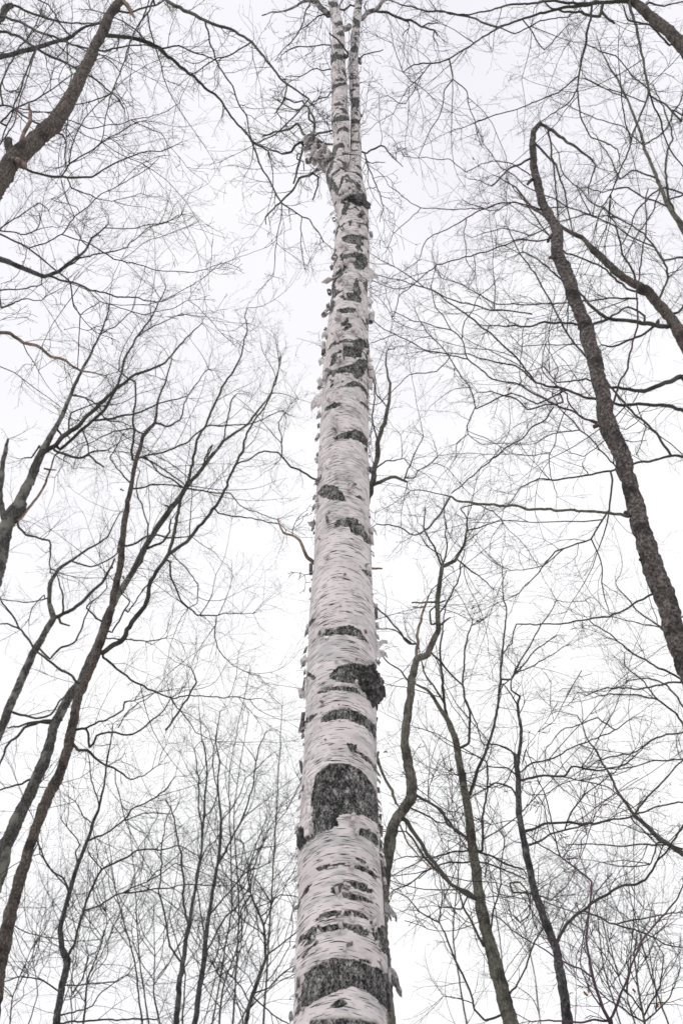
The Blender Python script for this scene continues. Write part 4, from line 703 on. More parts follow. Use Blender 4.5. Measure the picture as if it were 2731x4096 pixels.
tc_.br(['L3',(1280,1005),(1350,950),(1440,880)], [9,7,6]); tc_.br(['L3',(1272,850),(1300,790),(1310,740),(1350,700),(1430,710)], [8,7,6,5,3]); tc_.br(['L3',(1215,700),(1160,790),(1165,950),(1120,1100),(1060,1030)], [7,6,5,5,3]); tc_.br(['L3',(1225,1180),(1300,1150),(1370,1075),(1430,1040)], [8,7,6,5]); tc_.br(['L3',(1230,1195),(1320,1280),(1390,1330)], [7,6,5]); tc_.br(['L3',(1200,1230),(1170,1150),(1120,1100),(1070,1060)], [7,6,5,3]); tc_.br(['L3',(1195,600),(1130,560),(1060,520)], [5,4,2]); tc_.br(['L3',(1240,760),(1290,740),(1400,640)], [4,3,2])
tc_.build(sp=.13, tl=(.3, .9), lev=(4, 1), rmax=.04, trunk_from=.3)
ORD = ['leftmost', 'second from left', 'third from left', 'fourth from left', 'fifth from left', 'sixth from left', 'seventh from left', 'eighth from left', 'ninth from left', 'tenth from left', 'eleventh from left', 'twelfth from left', 'thirteenth from left', 'fourteenth from left', 'fifteenth from left']
def thicket(n, x0, x1, ytop, Yr, seed, label, grp, lean=0., dens=1., mats=('olive', 'grey', 'pale')):
    r = np.random.default_rng(seed)
    for k in range(n):
        x = x0+(x1-x0)*(k+r.uniform(-.3, .3))/n; Y = r.uniform(*Yr); yt = r.uniform(*ytop); mt = mats[0 if r.random() < .5 else 1] if r.random() < .88 else mats[2]
        xt = x+lean*(x-(x0+x1)/2)+r.uniform(-60, 60)+(1365-x)*(4096-yt)/5200*.9
        t = T('sapling', '%s of the %s' % (ORD[k], label), 'sapling', Y, 0, mt, seed=seed*10+k, group=grp); w0 = r.uniform(5, 11)
        m1 = (x*.65+xt*.35+r.uniform(-34, 34), 4130-(4130-yt)*.35); m2 = (x*.3+xt*.7+r.uniform(-44, 44), 4130-(4130-yt)*.7)
        t.trunk(['S', (x, 4130), m1, m2, (xt, yt)], [w0, w0*.8, w0*.5, 3])
        for j in range(r.integers(4, 8)):
            f = r.uniform(.15, .8); yb = 4130-(4130-yt)*f; xb = np.interp(f, [0, .35, .7, 1], [x, m1[0], m2[0], xt]); sd = r.choice([-1, 1]); l = r.uniform(140, 380)*(1.1-f*.6)
            t.br(['S', (xb, yb), (xb+sd*l*.3, yb-l*.45), (xb+sd*l*r.uniform(.35, .6), yb-l)], [w0*.45*(1-f*.5), w0*.3, 2.5])
        t.build(sp=.26/dens, tl=(.5, 1.4), lev=(4, 1), rmax=.06, trunk_from=.3, up=.06, sides=(8, 5), tw_r=.005)
thicket(8, 560, 980, (3200, 3700), (22, 30), 51, 'thin upright saplings in the thicket left of the birch', 'saplings of the left thicket', lean=1.1, dens=.6)
thicket(5, 30, 430, (3500, 3850), (20, 28), 52, 'thin saplings in the bottom left corner', 'saplings of the lower left corner', dens=.65)
thicket(3, 820, 1150, (2600, 2900), (20, 26), 55, 'tall whips rising above the thicket left of birch', 'tall whips left of the birch', dens=.8)
# ----- right
ra = T('bare_tree', 'dark flaky trunk with a snapped top and drooping end, leaning in from the right', 'tree', 6.6, 0, 'cherry', limb='purple', twig='purple', seed=20)
ra.trunk(['S',(2860,2960),'R2',(1568,740),(1530,640),(1490,500),(1445,380),(1390,220),(1340,50),'R1',(1310,1120),(1260,960),(1205,840),(1180,720),(1150,560),(1110,420),(1060,280),(1020,170),(960,0),'R0',(960,1120),(900,1000),(860,880),(840,750),(845,640),(880,595)], [92,86,82,80,78,74,70,68,66,64,62,60,56,52,46,38,34,28,22,18], wf=.98)
ra.br(['R0',(878,597),(920,625),(985,665),(1080,740),(1150,795)], [17,17,16,12,8], 0, 'cherry', .15); ra.br(['R0',(1140,795),(1130,850),(1110,900),(1110,930)], [9,7,6,5], 0, tw=.3); ra.br(['R0',(835,765),(790,780),(740,810),(640,895)], [14,12,10,8], 0, 'cherry', .2); ra.br(['R0',(640,895),(540,860)], [3,2], 0)
ra.br(['R0',(850,680),(900,740),(950,800),(1000,930),(1030,1060),(1030,1150)], [12,12,10,8,6,4], .1, 'limb', .3); ra.br(['R0',(905,625),(925,700),(945,850),(960,1000),(980,1120)], [10,9,8,7,5], .1, 'limb', .3)
ra.br(['R0',(840,870),(815,885)], [20,14], 0, 'cherry', 0, name='knob'); ra.br(['R0',(925,1140),(905,1165)], [18,14], 0, 'cherry', 0, name='knob'); ra.br(['R0',(950,1235),(920,1245)], [20,16], 0, 'cherry', 0, name='knob'); ra.br(['R1',(1170,830),(1135,850)], [30,24], 0, 'cherry', 0, name='knob'); ra.br(['R2',(1320,60),(1285,65)], [34,26], 0, 'cherry', 0, name='knob'); ra.br(['R2',(1385,285),(1362,290)], [24,18], 0, 'cherry', 0, name='knob')
ra.br(['R1',(1150,830),(1060,800),(960,750),(850,690),(780,655),(650,630),(530,520),(505,430),(450,390),(300,350),(170,300)], [12,10,9,8,8,7,6,5,4,3], tw=.35); ra.br(['R1',(530,520),(430,510),(330,485),(180,410),(80,350)], [6,5,5,4,3], tw=.3); ra.br(['R1',(510,425),(515,340),(600,210),(675,140)], [5,4,3,2], tw=.3); ra.br(['R1',(450,390),(380,290),(350,180),(370,90)], [4,4,3,2], tw=.3); ra.br(['R1',(430,540),(380,580),(250,605),(110,735),(75,738)], [4,4,3,2], tw=.2); ra.br(['R1',(180,405),(90,440),(60,450)], [3,3,2], tw=0)
ra.br(['R1',(1160,840),(1080,810),(1010,740),(1000,690),(940,635),(880,580),(905,450)], [8,7,7,6,5,4,3], tw=.3); ra.br(['R1',(785,655),(785,560),(790,400),(820,330)], [4,3,3,2], tw=.2); ra.br(['R1',(960,700),(890,670),(885,600)], [4,3,2], tw=.2); ra.br(['R1',(905,460),(960,560),(940,640)], [3,3,3], tw=.1); ra.br(['R1',(925,600),(925,400),(945,200)], [4,3,2], tw=.3, free=True); ra.br(['R1',(725,395),(775,465),(900,460),(1060,450)], [2,3,3,4], tw=.2, free=True)
ra.br(['R1',(1010,750),(960,880),(925,990),(930,1090),(960,1185)], [4,4,4,3,2], tw=.2); ra.br(['R1',(930,975),(830,990),(720,985)], [3,3,2], tw=.3); ra.br(['R1',(1225,790),(1260,640),(1305,560),(1310,470),(1340,370),(1350,200),(1380,0),'R0',(1390,910)], [11,10,10,9,9,8,7,6], tw=.12)
ra.br(['R0',(885,1010),(700,970),(520,1050),(340,1160),(290,1260)], [8,6,5,4,2], tw=.4); ra.br(['R0',(700,970),(600,1005),(400,1005),(300,1000),(210,950),(100,830)], [4,4,4,3,2], tw=.3); ra.br(['R0',(910,1155),(770,1160),(680,1185),(570,1225),(440,1270),'R1',(380,80),(200,220),(165,330)], [8,7,6,6,5,4,3], tw=.35); ra.br(['R0',(300,1005),(170,1130),(135,1215)], [3,2,2], tw=.2); ra.br(['R0',(520,1050),(510,1130),(520,1250),(560,1320)], [3,3,2], tw=.4)
ra.br(['R0',(520,830),(640,775),(740,790),(825,840)], [3,4,5,6], tw=.4, free=True); ra.br(['R0',(525,830),(440,770),(230,755),(170,660)], [3,3,2,2], tw=.4)
ra.br(['R2',(1300,80),(1200,62),(1000,50),(800,40),(620,22),(480,5),'R1',(450,1190),(380,1285),'R2',(330,130),(270,168),(180,120),(95,115)], [18,15,14,13,12,11,10,9,8,7,5], -.05, 'olive', .4); ra.br(['R1',(450,1188),(340,1165),(250,1165)], [5,4,2], tw=.5)
ra.br(['R1',(450,1175),(600,1050),(750,930),(880,830),(940,760)], [5,6,7,7,7], 0.1, 'limb', .5, free=True)
ra.br(['R2',(1430,445),(1280,525),(1190,560),(1110,580),(900,605),(770,600),(740,690),(690,740)], [11,10,9,8,7,6,5,3], .1, 'limb', .6); ra.br(['R1',(1370,790),(1350,830),(1290,870)], [3,3,4], tw=.2, free=True); ra.br(['R1',(1390,920),(1330,920),(1280,910)], [2,3,4], tw=0, free=True); ra.br(['R1',(1160,940),(1090,995),(1020,985)], [4,3,2], tw=.2)
ra.build(sp=.15, tl=(.15, .5), lev=(3, 1), rmax=.03, tw_r=.0022, trunk_from=.97, sides=(20, 7))
for k, (c, x, y) in enumerate([('R0',565,770),('R0',575,790),('R0',590,815),('R1',738,662),('R1',1128,690)]): leaf(ra, px_of([c, (x, y)])[0], 6.5, .05, 60+k)
rb = T('bare_tree', 'spreading grey tree with thick limbs entering from the right edge', 'tree', 9.5, 0, 'brown', seed=21)
rb.trunk(['S',(3080,2350),(2960,1900),(2840,1560),'R1',(1568,430),(1480,300),(1400,205),(1300,150),(1220,80),(1130,0),'R0',(1180,1240),(1080,1150),(980,1090),(850,1010),(760,900),(650,840)], [130,110,80,62,52,46,38,34,30,26,22,16,12,8,4])
rb.br(['R1',(1490,372),(1330,345),(1200,330),(1120,260),(1050,190),(960,130),(860,40),(800,0)], [28,22,20,14,11,9,7,5]); rb.br(['R1',(1205,333),(1130,360),(900,350),(830,370),(640,365)], [15,14,11,9,5]); rb.br(['R1',(1450,340),(1380,400),(1260,460),(1170,462)], [14,12,10,7]); rb.br(['R1',(1380,320),(1300,270),(1220,320)], [12,10,8])
rb.br(['S',(2880,1650),'R1',(1568,605),(1480,645),(1380,675),(1300,670),(1220,665),(1100,620),(960,640),(900,560)], [30,28,26,22,18,15,8,6,4]); rb.br(['S',(2960,1900),'R1',(1568,770),(1400,750),(1250,740),(1100,710),(980,670),(860,640),(780,570),(650,540),(520,500),(330,490)], [22,20,18,16,14,12,10,8,6,5,3])
rb.br(['S',(2960,1900),'R1',(1568,1005),(1510,1000),(1350,1030),(1250,1055),(1080,1085),(940,1110),(870,1105),(780,1150),(735,1220)], [18,16,14,12,10,9,8,7,5,3], tw=.6); rb.br(['R1',(1510,995),(1440,890),(1300,760),(1200,630),(1090,500),(1000,390),(920,240),(830,80),(770,0),'R0',(720,1100)], [14,13,12,11,10,9,8,7,5,4])
rb.br(['R1',(860,640),(750,510),(640,400),(500,300),(360,200),(240,120),(60,20)], [10,9,8,7,6,4,2]); rb.br(['R1',(840,310),(660,290),(480,250),(320,185),(60,115)], [7,7,6,5,3], free=True); rb.br(['R1',(1200,235),(1030,255),(830,265),(670,262),(500,170),(400,130)], [8,7,6,5,4,2], free=True); rb.br(['R1',(1350,235),(1200,238)], [10,8], free=True)
rb.br(['R1',(1010,670),(860,740),(740,690),(570,760),(550,690),(440,520),(330,390),(280,300)], [9,7,7,6,5,5,4,3]); rb.br(['R1',(570,760),(520,850),(525,885),(480,930),(475,990)], [5,5,4,3,2]); rb.br(['R1',(525,885),(590,940),(720,930)], [3,3,2]); rb.br(['R1',(990,730),(890,755),(810,765),(760,720),(640,680),(570,690)], [9,8,7,7,5,4]); rb.br(['R1',(1070,870),(1000,790),(930,700)], [6,5,4], free=True); rb.br(['R1',(1250,1055),(1170,960),(1070,870),(950,880),(860,930)], [8,7,6,5,3])
rb.br(['R1',(1430,220),(1300,190),(1170,80),(1000,10),'R0',(930,1150),(800,980),(720,860)], [13,11,9,8,7,6,3]); rb.br(['R1',(1350,170),(1310,80),(1270,0),'R0',(1240,1090),(1130,1040),(1060,900)], [13,11,9,8,6,4]); rb.br(['R1',(1440,260),(1500,120),(1440,0),'R0',(1420,1190),(1300,1130),(1180,1000)], [13,11,9,8,6,4]); rb.br(['R1',(1480,320),(1540,300),(1568,260)], [18,14,12]); rb.br(['R1',(1230,1110),(1210,1250),'R2',(1120,185),(950,250),(870,360),(770,460)], [11,9,8,7,5,3]); rb.br(['R2',(1120,190),(1170,290),(1185,440),(1210,540)], [7,6,5,3]); rb.br(['R2',(1000,240),(890,320),(720,340)], [5,4,2]); rb.br(['R1',(1340,740),(1390,860),(1340,980)], [5,4,3])
rb.br(['R2',(1568,870),(1440,800),(1300,720),(1220,650),(1120,590)], [12,10,8,6,4], free=True)
rb.build(sp=.19, tl=(.4, 1.15), lev=(5, 1), rmax=.035, trunk_from=.6)
rc = T('bare_tree', 'dark limb curving across the top right corner with long boughs hanging down', 'tree', 4.6, 0, 'brown', seed=22)
rc.trunk(['S',(3200,1400),(3060,900),(2900,450),'R0',(1590,260),(1500,150),(1400,70),(1330,12),(1260,-30),(1180,-120)], [130,110,80,62,58,52,44,36,26])
rc.br(['R0',(1320,5),(1150,12),(1000,35),(880,60),(680,125),(500,72),(350,50),(200,20),(150,0)], [24,18,15,13,11,9,8,6,4]); rc.br(['R0',(1300,0),(1100,12),(900,8),(760,20),(640,50),(520,70),(380,55)], [18,14,12,10,8,7,5]); rc.br(['R0',(1180,15),(1160,75),(1100,70),(1050,55),(930,45),(890,10)], [18,16,14,12,9,6], tw=.4); rc.br(['R0',(1170,60),(1200,85),(1240,112)], [16,14,12], 0, tw=0, name='stub'); rc.br(['R0',(685,127),(560,210),(430,290),(270,315),(220,350)], [9,8,7,6,4])
rc.br(['R0',(1130,10),(1115,100),(1095,200),(1070,350),(1055,430),(1020,500),(880,592)], [13,12,11,9,7,5,3]); rc.br(['R0',(1055,430),(1070,560),(1120,660),(1250,720),(1265,800)], [8,7,6,5,3]); rc.br(['R0',(1070,370),(960,450),(800,515),(620,570),(500,620)], [7,6,5,4,2]); rc.br(['R0',(1310,30),(1340,130),(1365,250),(1400,440),(1340,620),(1250,860),(1210,950),(1150,1060)], [16,14,13,11,9,7,5,3]); rc.br(['R0',(1400,445),(1460,600),(1500,720),(1568,800)], [9,8,7,6]); rc.br(['R0',(1390,500),(1280,455),(1180,420),(1080,375)], [6,5,4,3])
rc.br(['R0',(1500,215),(1400,120),(1300,95),(1280,30)], [11,10,9,7]); rc.br(['R0',(450,290),(455,380),(415,440),(390,560),(320,680),(290,760)], [8,6,5,4,3,2]); rc.br(['R0',(460,390),(520,440),(550,560),(600,700)], [5,4,3,2]); rc.br(['R0',(680,130),(760,160),(880,100),(1010,80)], [6,5,5,4]); rc.br(['R0',(800,100),(850,170),(900,245),(1010,120)], [6,5,4,3]); rc.br(['R0',(1400,460),(1568,560)], [8,7]); rc.br(['R0',(1480,500),(1560,580)], [10,9], free=True)
rc.br(['R0',(350,290),(240,430),(170,550)], [4,3,2]); rc.br(['R0',(320,345),(230,500),(150,460)], [3,3,2]); rc.br(['R0',(220,350),(165,210)], [3,2], tw=.5); rc.br(['R0',(1100,210),(1240,270),(1320,360),(1390,420)], [5,5,5,5]); rc.br(['R0',(1400,10),(1480,30),(1568,0)], [10,8,6])
rc.build(sp=.2, tl=(.3, .8), lev=(4, 1), rmax=.03, trunk_from=.97, tw_r=.0028)
rc2 = T('bare_tree', 'fine-twigged tree filling the upper right sky behind the snapped trunk', 'tree', 13., 0, 'olive', seed=23)
rc2.trunk(['S',(3050,2500),(2960,1900),(2860,1350),(2760,950),'R0',(1500,1000),(1440,860),(1380,700),(1300,480),(1200,300),(1150,180)], [80,66,50,34,20,17,14,11,8,4])
rc2.br(['R0',(1568,1130),(1500,980),(1480,800),(1520,660),(1480,520),(1420,400)], [16,13,11,9,7,4]); rc2.br(['R0',(1440,860),(1340,820),(1260,860),(1220,760),(1130,640)], [9,8,7,5,3]); rc2.br(['R0',(1500,1000),(1380,960),(1300,900),(1180,930),(1100,900)], [9,8,7,5,3]); rc2.br(['R0',(1380,700),(1470,640),(1540,520),(1568,430)], [8,7,6,5]); rc2.br(['S',(2860,1350),'R0',(1568,1240),(1470,1250),(1380,1130),(1240,1060),(1100,1030)], [16,12,10,8,6,4]); rc2.br(['R0',(1300,480),(1200,430),(1100,380)], [6,5,3]); rc2.br(['R0',(1568,940),(1460,900),(1350,1010),(1270,1180)], [9,8,7,5]); rc2.br(['R0',(1380,700),(1280,620),(1120,560),(1000,500)], [6,5,4,3]); rc2.br(['R0',(1460,900),(1420,1030),(1340,1130),(1280,1260)], [7,6,5,4])
rc2.br(['R0',(1240,1060),(1100,950),(1000,840),(940,700),(900,620)], [7,6,5,4,2]); rc2.br(['R0',(1130,1040),(980,980),(820,900),(690,800),(600,690)], [6,6,5,4,2]); rc2.br(['R0',(1000,1010),(880,1020),(760,980),(640,1020),(500,960)], [6,5,5,4,2]); rc2.br(['R0',(1100,1030),(960,1080),(840,1130),(700,1100),(550,1140)], [6,5,5,4,2])
rc2.build(sp=.29, tl=(.5, 1.4), lev=(5, 2), rmax=.05, trunk_from=.5)
rd = T('bare_tree', 'crooked grey-brown tree just right of the birch, its trunk passing behind it', 'tree', 8.6, 0, 'olive', seed=24)
rd.trunk(['S',(1556,4180),(1548,4096),(1536,3900),(1522,3700),(1532,3520),'R3',(150,470),(180,350),(225,285),(255,230),(262,150),(240,50),(228,0),'R2',(225,1190),(245,1000),(260,860),(285,770),(335,740),(388,620),(378,520),(395,400),(405,320),(470,290),(508,220),(525,140),(525,80)], [84,80,72,64,58,52,54,54,50,46,42,40,36,34,28,24,20,17,14,10,7])
rd.br(['R2',(272,760),(285,660),(310,560),(330,480)], [20,17,13,8], 0, 'tan', .1, name='snag'); rd.br(['R2',(375,490),(330,495),(255,495)], [10,8,6], 0, tw=0, name='stub'); rd.br(['R2',(325,515),(290,520),(265,520)], [9,8,6], 0, 'tan', 0, name='stub'); rd.br(['R2',(405,600),(425,580),(443,566)], [13,8,4], 0, tw=0, name='stub'); rd.br(['R2',(375,500),(420,480)], [8,6], 0, tw=0, name='stub'); rd.br(['R2',(380,590),(350,600),(345,540),(375,510)], [11,10,9,7], 0, tw=.2)
rd.br(['R2',(245,690),(190,620),(110,540),(70,480)], [10,8,7,5]); rd.br(['R2',(260,680),(180,630),(110,625)], [8,6,4]); rd.br(['R2',(240,870),(190,820),(110,750)], [9,7,5]); rd.br(['R2',(360,740),(430,810),(500,890),(520,960),(560,1050),(610,1180)], [11,9,8,7,6,4]); rd.br(['R2',(405,310),(360,210),(320,130),(325,40)], [12,9,7,4]); rd.br(['R2',(480,290),(570,350),(650,420)], [8,6,3]); rd.br(['R2',(530,150),(600,130),(690,95)], [7,6,3]); rd.br(['R2',(520,90),(500,40),(560,20),'R1',(650,1260),(700,1310)], [6,5,4,3])
rd.br(['R2',(405,320),(430,220),(415,50)], [9,7,4]); rd.br(['R2',(400,560),(470,420),(515,240)], [8,7,4]); rd.br(['R2',(420,330),(395,270),(330,220),(290,150)], [8,6,5,3])
rd.br(['R3',(225,345),(290,440),(340,520),(450,650),(560,720)], [24,21,20,18,16], tw=.4); rd.br(['R3',(205,370),(250,460),(320,545),(400,600)], [9,8,7,6], mat='tan', tw=.2); rd.br(['R3',(260,210),(330,250),(420,310),(440,370),(520,425)], [15,14,14,13,11], tw=.4); rd.br(['R3',(250,280),(310,310),(370,355),(420,360)], [9,8,7,5])
rd.br(['S',(1530,3450),(1480,3250),(1420,2900),(1400,2400),(1440,2080),'R1',(62,1160),(80,1060),(95,940),(150,760),(165,650),(130,560),(150,480)], [40,38,36,34,34,34,30,26,20,13,9,5], mat='olive', slope=0); rd.br(['R1',(72,1135),(130,1105),(180,1098),(235,1115)], [24,20,18,12], slope=.0, mat='olive'); rd.br(['R1',(230,1110),(240,1060),(280,980),(310,900)], [7,6,5,3]); rd.br(['R1',(75,1060),(130,1015),(220,1000)], [9,7,4]); rd.br(['R1',(85,970),(70,800),(80,600)], [9,7,4]); rd.br(['R1',(240,1100),(275,1100),(310,1050),(380,1000)], [6,5,4,3]); rd.br(['R1',(150,760),(90,690),(70,560)], [7,5,3])
rd.br(['R2',(90,1050),(70,1170),(110,1290),'R3',(175,240),(190,270)], [16,15,16,14,12], free=True, mat='olive', slope=0)
rd.build(sp=.17, tl=(.3, .85), lev=(4, 1), rmax=.035, trunk_from=.62, tw_r=.003)
re_ = T('bare_tree', 'stout brown-grey tree at lower right with a double trunk scar', 'tree', 12., 0, 'olive', seed=25)
re_.trunk(['R3',(750,1420),(735,1327),(690,1150),(640,960),(595,780),(572,600),(545,430),(530,280),(500,120),(478,0),'R2',(470,1150),(440,1070),(395,1000),(335,920),(280,890)], [82,78,68,60,50,44,42,38,34,32,28,20,14,9])
re_.br(['R2',(430,1060),(405,900),(395,750),(400,640),(430,480)], [18,14,11,8,4]); re_.br(['R2',(410,990),(360,890),(310,820),(290,700)], [11,9,7,4]); re_.br(['R2',(495,1195),(530,1170),(540,1060),(515,940),(510,800),(530,650),(550,580)], [15,14,12,10,8,7,4]); re_.br(['R3',(565,725),(450,655),(340,545),(230,390)], [20,17,14,9], tw=.4); re_.br(['R3',(520,425),(470,400),(430,340),(340,250)], [14,12,10,6]); re_.br(['R3',(540,215),(580,100),(610,20),'R2',(640,1150),(680,980),(695,830),(700,680),(715,560),(700,400),(695,300)], [20,18,16,15,13,10,9,7,5,3]); re_.br(['R2',(690,870),(740,860),(780,780),(860,650),(960,480)], [11,10,8,6,3]); re_.br(['R2',(735,850),(850,730),(960,650)], [7,6,3]); re_.br(['R2',(745,840),(860,790),(1000,700)], [6,5,3])
re_.br(['R3',(600,490),(600,320),(625,200),(615,60)], [13,12,10,8], tw=.5); re_.br(['R3',(530,545),(440,545),(330,580),(250,650),(170,680)], [9,8,7,6,4]); re_.br(['R3',(545,490),(460,495),(370,520),(240,515),(180,530)], [9,8,7,5,3]); re_.br(['R3',(590,490),(700,545),(770,570),(800,580)], [11,10,9,8], tw=.4); re_.br(['R3',(560,545),(670,570),(770,610),(800,630)], [8,8,7,6], tw=.4); re_.br(['R3',(500,775),(450,765),(395,765)], [8,7,5], tw=.1); re_.br(['R3',(605,950),(560,850),(510,760),(490,700)], [14,12,10,7]); re_.br(['R3',(690,1200),(760,1150),(810,1050),(850,940),(890,860)], [11,10,9,8,6]); re_.br(['R3',(640,860),(650,780),(690,650),(700,430)], [9,8,6,4]); re_.br(['R3',(610,1310),(560,1250),(540,1160),(460,1000),(420,900),(395,830)], [12,11,11,10,8,6], mat='limb'); re_.br(['R3',(395,840),(300,790),(240,720),(170,680)], [7,6,5,3]); re_.br(['R3',(560,1225),(500,1205),(415,1190)], [5,4,3], tw=.2)
re_.build(sp=.21, tl=(.35, 1.05), lev=(5, 1), rmax=.035, trunk_from=.65)
rf = T('bare_tree', 'smooth dark-grey tree at lower right with level limbs reaching right', 'tree', 11., 0, 'grey', seed=26)
rf.trunk(['R3',(1020,1420),(1010,1327),(985,1130),(952,950),(900,830),(845,680),(812,500),(782,350),(772,200),(770,120),(760,30),'R2',(770,1280),(788,1150),(772,990),(782,945),(740,920),(740,860),(760,800)], [54,50,44,38,36,34,32,30,26,24,20,17,14,10,8,6,4])
rf.br(['R3',(962,930),(1010,850),(1090,780),(1220,685),(1380,630),(1450,540),(1510,450),(1568,360)], [18,16,15,13,12,10,9,8]); rf.br(['R3',(800,395),(850,385),(920,360),(1150,355),(1300,325),(1568,250)], [16,14,13,11,9,7]); rf.br(['R3',(785,155),(900,125),(990,128),(1030,90),(1150,100),(1300,70),(1380,0)], [13,12,11,10,8,6,3]); rf.br(['R3',(812,475),(870,440),(930,412),(1000,395),(1130,362)], [12,11,9,8,6]); rf.br(['R3',(1000,390),(1030,300),(1100,210),(1140,180),(1230,110),(1330,0)], [7,7,6,5,4,3]); rf.br(['R3',(772,130),(720,95),(620,85)], [9,8,5]); rf.br(['R3',(765,50),(740,10),'R2',(680,1180),(640,1180)], [10,9,8,6]); rf.br(['R3',(770,245),(740,180),(660,165),(560,215),(460,310)], [10,9,7,5,3])
rf.br(['R3',(815,700),(750,690),(735,640),(780,640),(820,690)], [10,9,9,8,6], tw=.2); rf.br(['R3',(1090,790),(1160,815),(1250,850),(1400,900),(1568,970)], [9,8,8,7,5]); rf.br(['R3',(1240,845),(1360,820),(1568,785)], [7,6,4]); rf.br(['R2',(790,1310),(850,1270),(960,1240),(1060,1180),(1240,1110),(1330,1050)], [9,8,7,6,5,3]); rf.br(['R2',(770,990),(735,930),(700,890),(680,1000)], [7,6,5,4]); rf.br(['R3',(760,60),(700,170),(640,190)], [5,4,3]); rf.br(['R3',(865,690),(895,660),(912,645)], [5,4,3], tw=0); rf.br(['R3',(840,690),(930,730),(1000,660),(1040,590)], [5,5,4,2]); rf.br(['R3',(830,700),(830,800),(780,840),(735,800)], [7,6,5,4])
rf.build(sp=.21, tl=(.35, 1.05), lev=(5, 1), rmax=.035, trunk_from=.65)
rg_ = T('bare_tree', 'far olive tree at the right edge with a diagonal stem and hazy twigs', 'tree', 15., 0, 'olive', seed=27)
rg_.trunk(['S',(3000,3800),(2850,3560),'R3',(1590,520),(1450,430),(1330,320),(1250,200),(1200,100),(1140,0),'R2',(1100,1150),(1060,1040),(960,1020)], [46,34,26,20,17,13,11,9,7,5,3])
rg_.br(['R3',(1330,320),(1400,230),(1500,120),(1568,40)], [10,9,8,7]); rg_.br(['R3',(1500,465),(1300,465),(1150,460),(1000,455)], [8,7,6,4]); rg_.br(['S',(2850,3560),'R3',(1568,480),(1440,450),(1400,560),(1280,570),(1160,550)], [14,8,7,6,5,3]); rg_.br(['S',(2850,3560),'R2',(1568,1090),(1440,960),(1330,940),(1230,940),(1130,960)], [20,12,10,8,6,3]); rg_.br(['R2',(1568,880),(1440,890),(1330,910),(1200,900),(1100,940)], [11,10,8,6,4], free=True); rg_.br(['R2',(1440,960),(1360,860),(1290,800),(1280,740)], [8,7,6,3]); rg_.br(['R2',(1568,1000),(1480,890),(1400,860),(1300,870)], [9,8,6,4], free=True); rg_.br(['R2',(1568,720),(1500,640),(1380,560),(1300,470),(1240,390)], [11,9,8,6,3], free=True); rg_.br(['R2',(1568,1120),(1440,1150),(1330,1220),(1200,1240),(1070,1300)], [9,8,7,6,4], free=True); rg_.br(['R2',(1240,1110),(1150,1050),(1080,1080),(980,1120),(900,1210)], [7,6,5,4,3], free=True); rg_.br(['R2',(1568,560),(1480,620),(1380,600),(1230,560)], [8,7,5,3], free=True); rg_.br(['R2',(1568,1250),(1400,1260),(1250,1300),(1100,1290)], [8,6,5,3], free=True)
rg_.build(sp=.24, tl=(.5, 1.3), lev=(5, 1), rmax=.05, trunk_from=.3, up=.05)
for k, (c, x, y) in enumerate([('R2',565,520),('R2',585,580),('R2',600,575),('R2',720,522),('R2',362,897),('R2',460,1300),('R2',145,1225)]): leaf(re_, px_of([c, (x, y)])[0], 12., .075, 80+k)
# near sapling, bottom right
rh = T('shrub', 'thin purplish shrub in the foreground at bottom right, stems forking from one point', 'shrub', 3.4, 0, 'purple', 'purple', 'purple', seed=28)
rh.trunk(['R3',(1225,1420),(1215,1320),(1180,1250),(1130,1100),(1100,930),(1112,800),(1125,640),(1040,570),(970,510),(930,340),(900,220),(850,100),(810,0),'R2',(790,1280),(815,1190),(868,1120)], [20,19,15,13,10,9,8,7,6,5,4,4,3,2])
rh.br(['R3',(1218,1310),(1260,1200),(1300,1100),(1360,930),(1480,800),(1530,730),(1568,640)], [15,14,12,11,9,8,7], tw=.3); rh.br(['R3',(1215,1312),(1130,1312),(1040,1315),(870,1310)], [12,10,9,6], tw=.2); rh.br(['R3',(1125,1100),(960,1010),(800,910),(710,850),(650,800)], [9,7,6,5,3], tw=.2); rh.br(['R3',(1100,800),(1040,790),(900,735),(720,705),(640,690),(610,620)], [4,4,4,3,2], tw=.3); rh.br(['R3',(985,515),(890,470),(800,390),(760,345),(690,350),(640,365)], [5,4,3,3,2], tw=.2); rh.br(['R3',(900,225),(960,180),(1040,150)], [3,3,2], tw=.2); rh.br(['R3',(990,520),(1060,420),(1120,350),(1145,280)], [3,3,2,2], tw=.3); rh.br(['R3',(900,225),(820,220),(790,195)], [3,3,2], tw=.2); rh.br(['R3',(1000,525),(1065,525),(1080,440),(1100,400)], [3,3,2], tw=.2); rh.br(['R3',(1180,1250),(1140,1200),(1110,1150)], [9,7,5], tw=.2); rh.br(['R3',(1440,850),(1420,780),(1380,770)], [4,3,2], tw=.3); rh.br(['R3',(905,740),(930,640),(985,590)], [3,3,2], tw=.2); rh.br(['R3',(1225,1300),(1222,1340)], [20,22], 0, tw=0)
rh.build(sp=.2, tl=(.06, .22), lev=(2, 0), rmax=.02, tw_r=.0013, trunk_from=.6, sides=(8, 6))
thicket(5, 2200, 2850, (3350, 3800), (19, 28), 53, 'thin bushy saplings in the bottom right corner', 'saplings of the right brush', dens=.75)
thicket(2, 1900, 2250, (3000, 3500), (20, 26), 54, 'thin saplings between the two lower right trunks', 'saplings between the right trunks', dens=.55)
